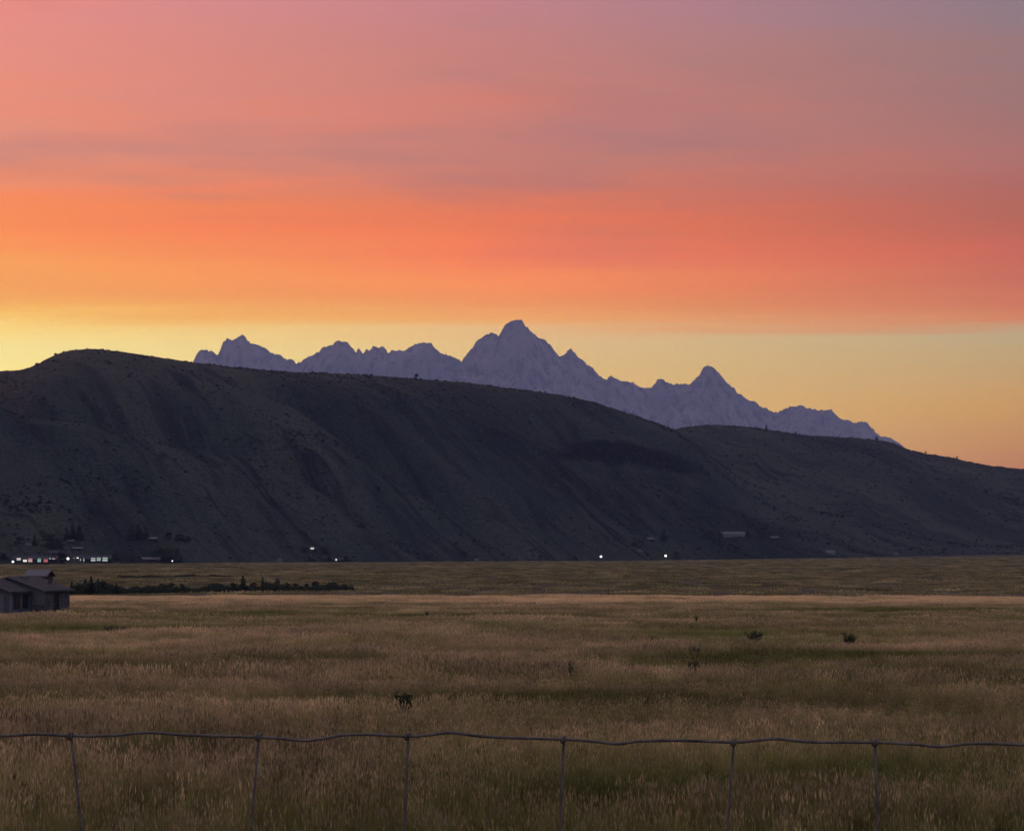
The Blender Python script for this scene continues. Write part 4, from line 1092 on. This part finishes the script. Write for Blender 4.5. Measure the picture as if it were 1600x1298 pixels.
# ================================================================== SCRUB ON THE BUTTE
def clump(seed, mat, flat=0.7, n=44):
    rnd = random.Random(seed); b = MB()
    for i in range(n):
        v = Vector((rnd.gauss(0, 1), rnd.gauss(0, 1), abs(rnd.gauss(0, 1)))).normalized() * rnd.random() ** 0.4
        q = Vector((v.x, v.y, v.z * flat)); s = rnd.uniform(0.22, 0.42)
        u = Vector((rnd.gauss(0, 1), rnd.gauss(0, 1), rnd.gauss(0, 1))).normalized(); w = u.orthogonal().normalized()
        b.poly([q - u * s, q + w * s * 0.7, q + u * s, q - w * s * 0.7])
    return bpy.data.objects.new("clump", b.mesh("clump", mat))
m_scrub = foliage_mat("hill_scrub", (0.006, 0.009, 0.008), (0.016, 0.020, 0.015), 1.0)
m_bunch = foliage_mat("hill_bunchgrass", (0.075, 0.080, 0.052), (0.150, 0.140, 0.095), 1.0)
def hill_scrub():
    rg = np.random.default_rng(77); n = 420000
    X = rg.uniform(-760, 980, n); Y = rg.uniform(1560, 3900, n)
    px = CX + FPX * X / Y; Z = hill_z(X, Y)
    yb = np.interp(X, XB, YBt) + 45 * fbm(X / 260, X * 0 + 0.5, 41, 3)
    u = X + 0.62 * (Y - yb) + 55 * fbm(X / 240, Y / 240, 61, 3)
    gl = 1 - np.clip(np.abs(vnoise(u / 75, (Y - yb) / 700, 171) - 0.5) / 0.05, 0, 1)          # scrub massed in lines to imitate gully shade
    pat = sstep(0.0, 0.55, fbm(X / 120, Y / 150, 173, 3))
    up = np.clip((Z - 40) / 200, 0, 1)
    dark = 0.022 + 0.60 * gl * (1 - 0.5 * up) * sstep(-0.1, 0.3, fbm(X / 300, Y / 300, 175, 2)) + 0.06 * pat * (1 - 0.6 * up)
    _, py = to_px(X, Y, Z)
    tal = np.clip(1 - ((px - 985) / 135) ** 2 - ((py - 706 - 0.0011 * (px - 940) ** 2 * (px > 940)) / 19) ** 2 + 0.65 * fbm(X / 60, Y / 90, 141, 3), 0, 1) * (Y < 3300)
    dark = dark + 0.9 * tal  # extra dark clumps deepen the painted shade on the talus
    ok = (px > -130) & (px < 1730) & (Z > ground_z(X, Y) + 0.5)
    kd = ok & (rg.random(n) < dark * 0.85)
    kl = ok & ~kd & (rg.random(n) < 0.045 * (1 - tal) * (1 - pat) * (0.5 + up))
    for nm, k, objs, lo, hi, lab in (("hill_scrub", kd, [clump(1, m_scrub), clump(2, m_scrub), clump(3, m_scrub, 0.9)], 0.9, 2.6, "dark sagebrush and juniper scrub speckling the butte's face"),
                                     ("hill_bunchgrass", kl, [clump(4, m_bunch, 0.4), clump(5, m_bunch, 0.4)], 0.8, 2.0, "pale bunchgrass tufts speckling the butte's face")):
        m = int(k.sum())
        instancer(nm, X[k], Y[k], Z[k] - 0.1, np.zeros(m), np.ones(m), rg.random(m) * 6.283, rg.uniform(lo, hi, m) * rg.uniform(0.7, 1.2, m), rg.integers(0, len(objs), m), objs, lab)
hill_scrub()

# ================================================================== HAZE
def build_haze():
    m, nt, out = mat_new("evening_haze")
    pv = nt.nodes.new('ShaderNodeVolumePrincipled')
    pv.inputs['Color'].default_value = (*HAZE_COLOR, 1)
    pv.inputs['Density'].default_value = HAZE_DENSITY
    pv.inputs['Anisotropy'].default_value = 0.0
    nt.links.new(pv.outputs[0], out.inputs['Volume'])
    b = MB(); b.box(-22500, 22500, -20500, 24000, -70, 2750)
    o = b.build("haze", m)
    tag(o, "thin bluish evening haze filling the valley", kind='stuff')
build_haze()
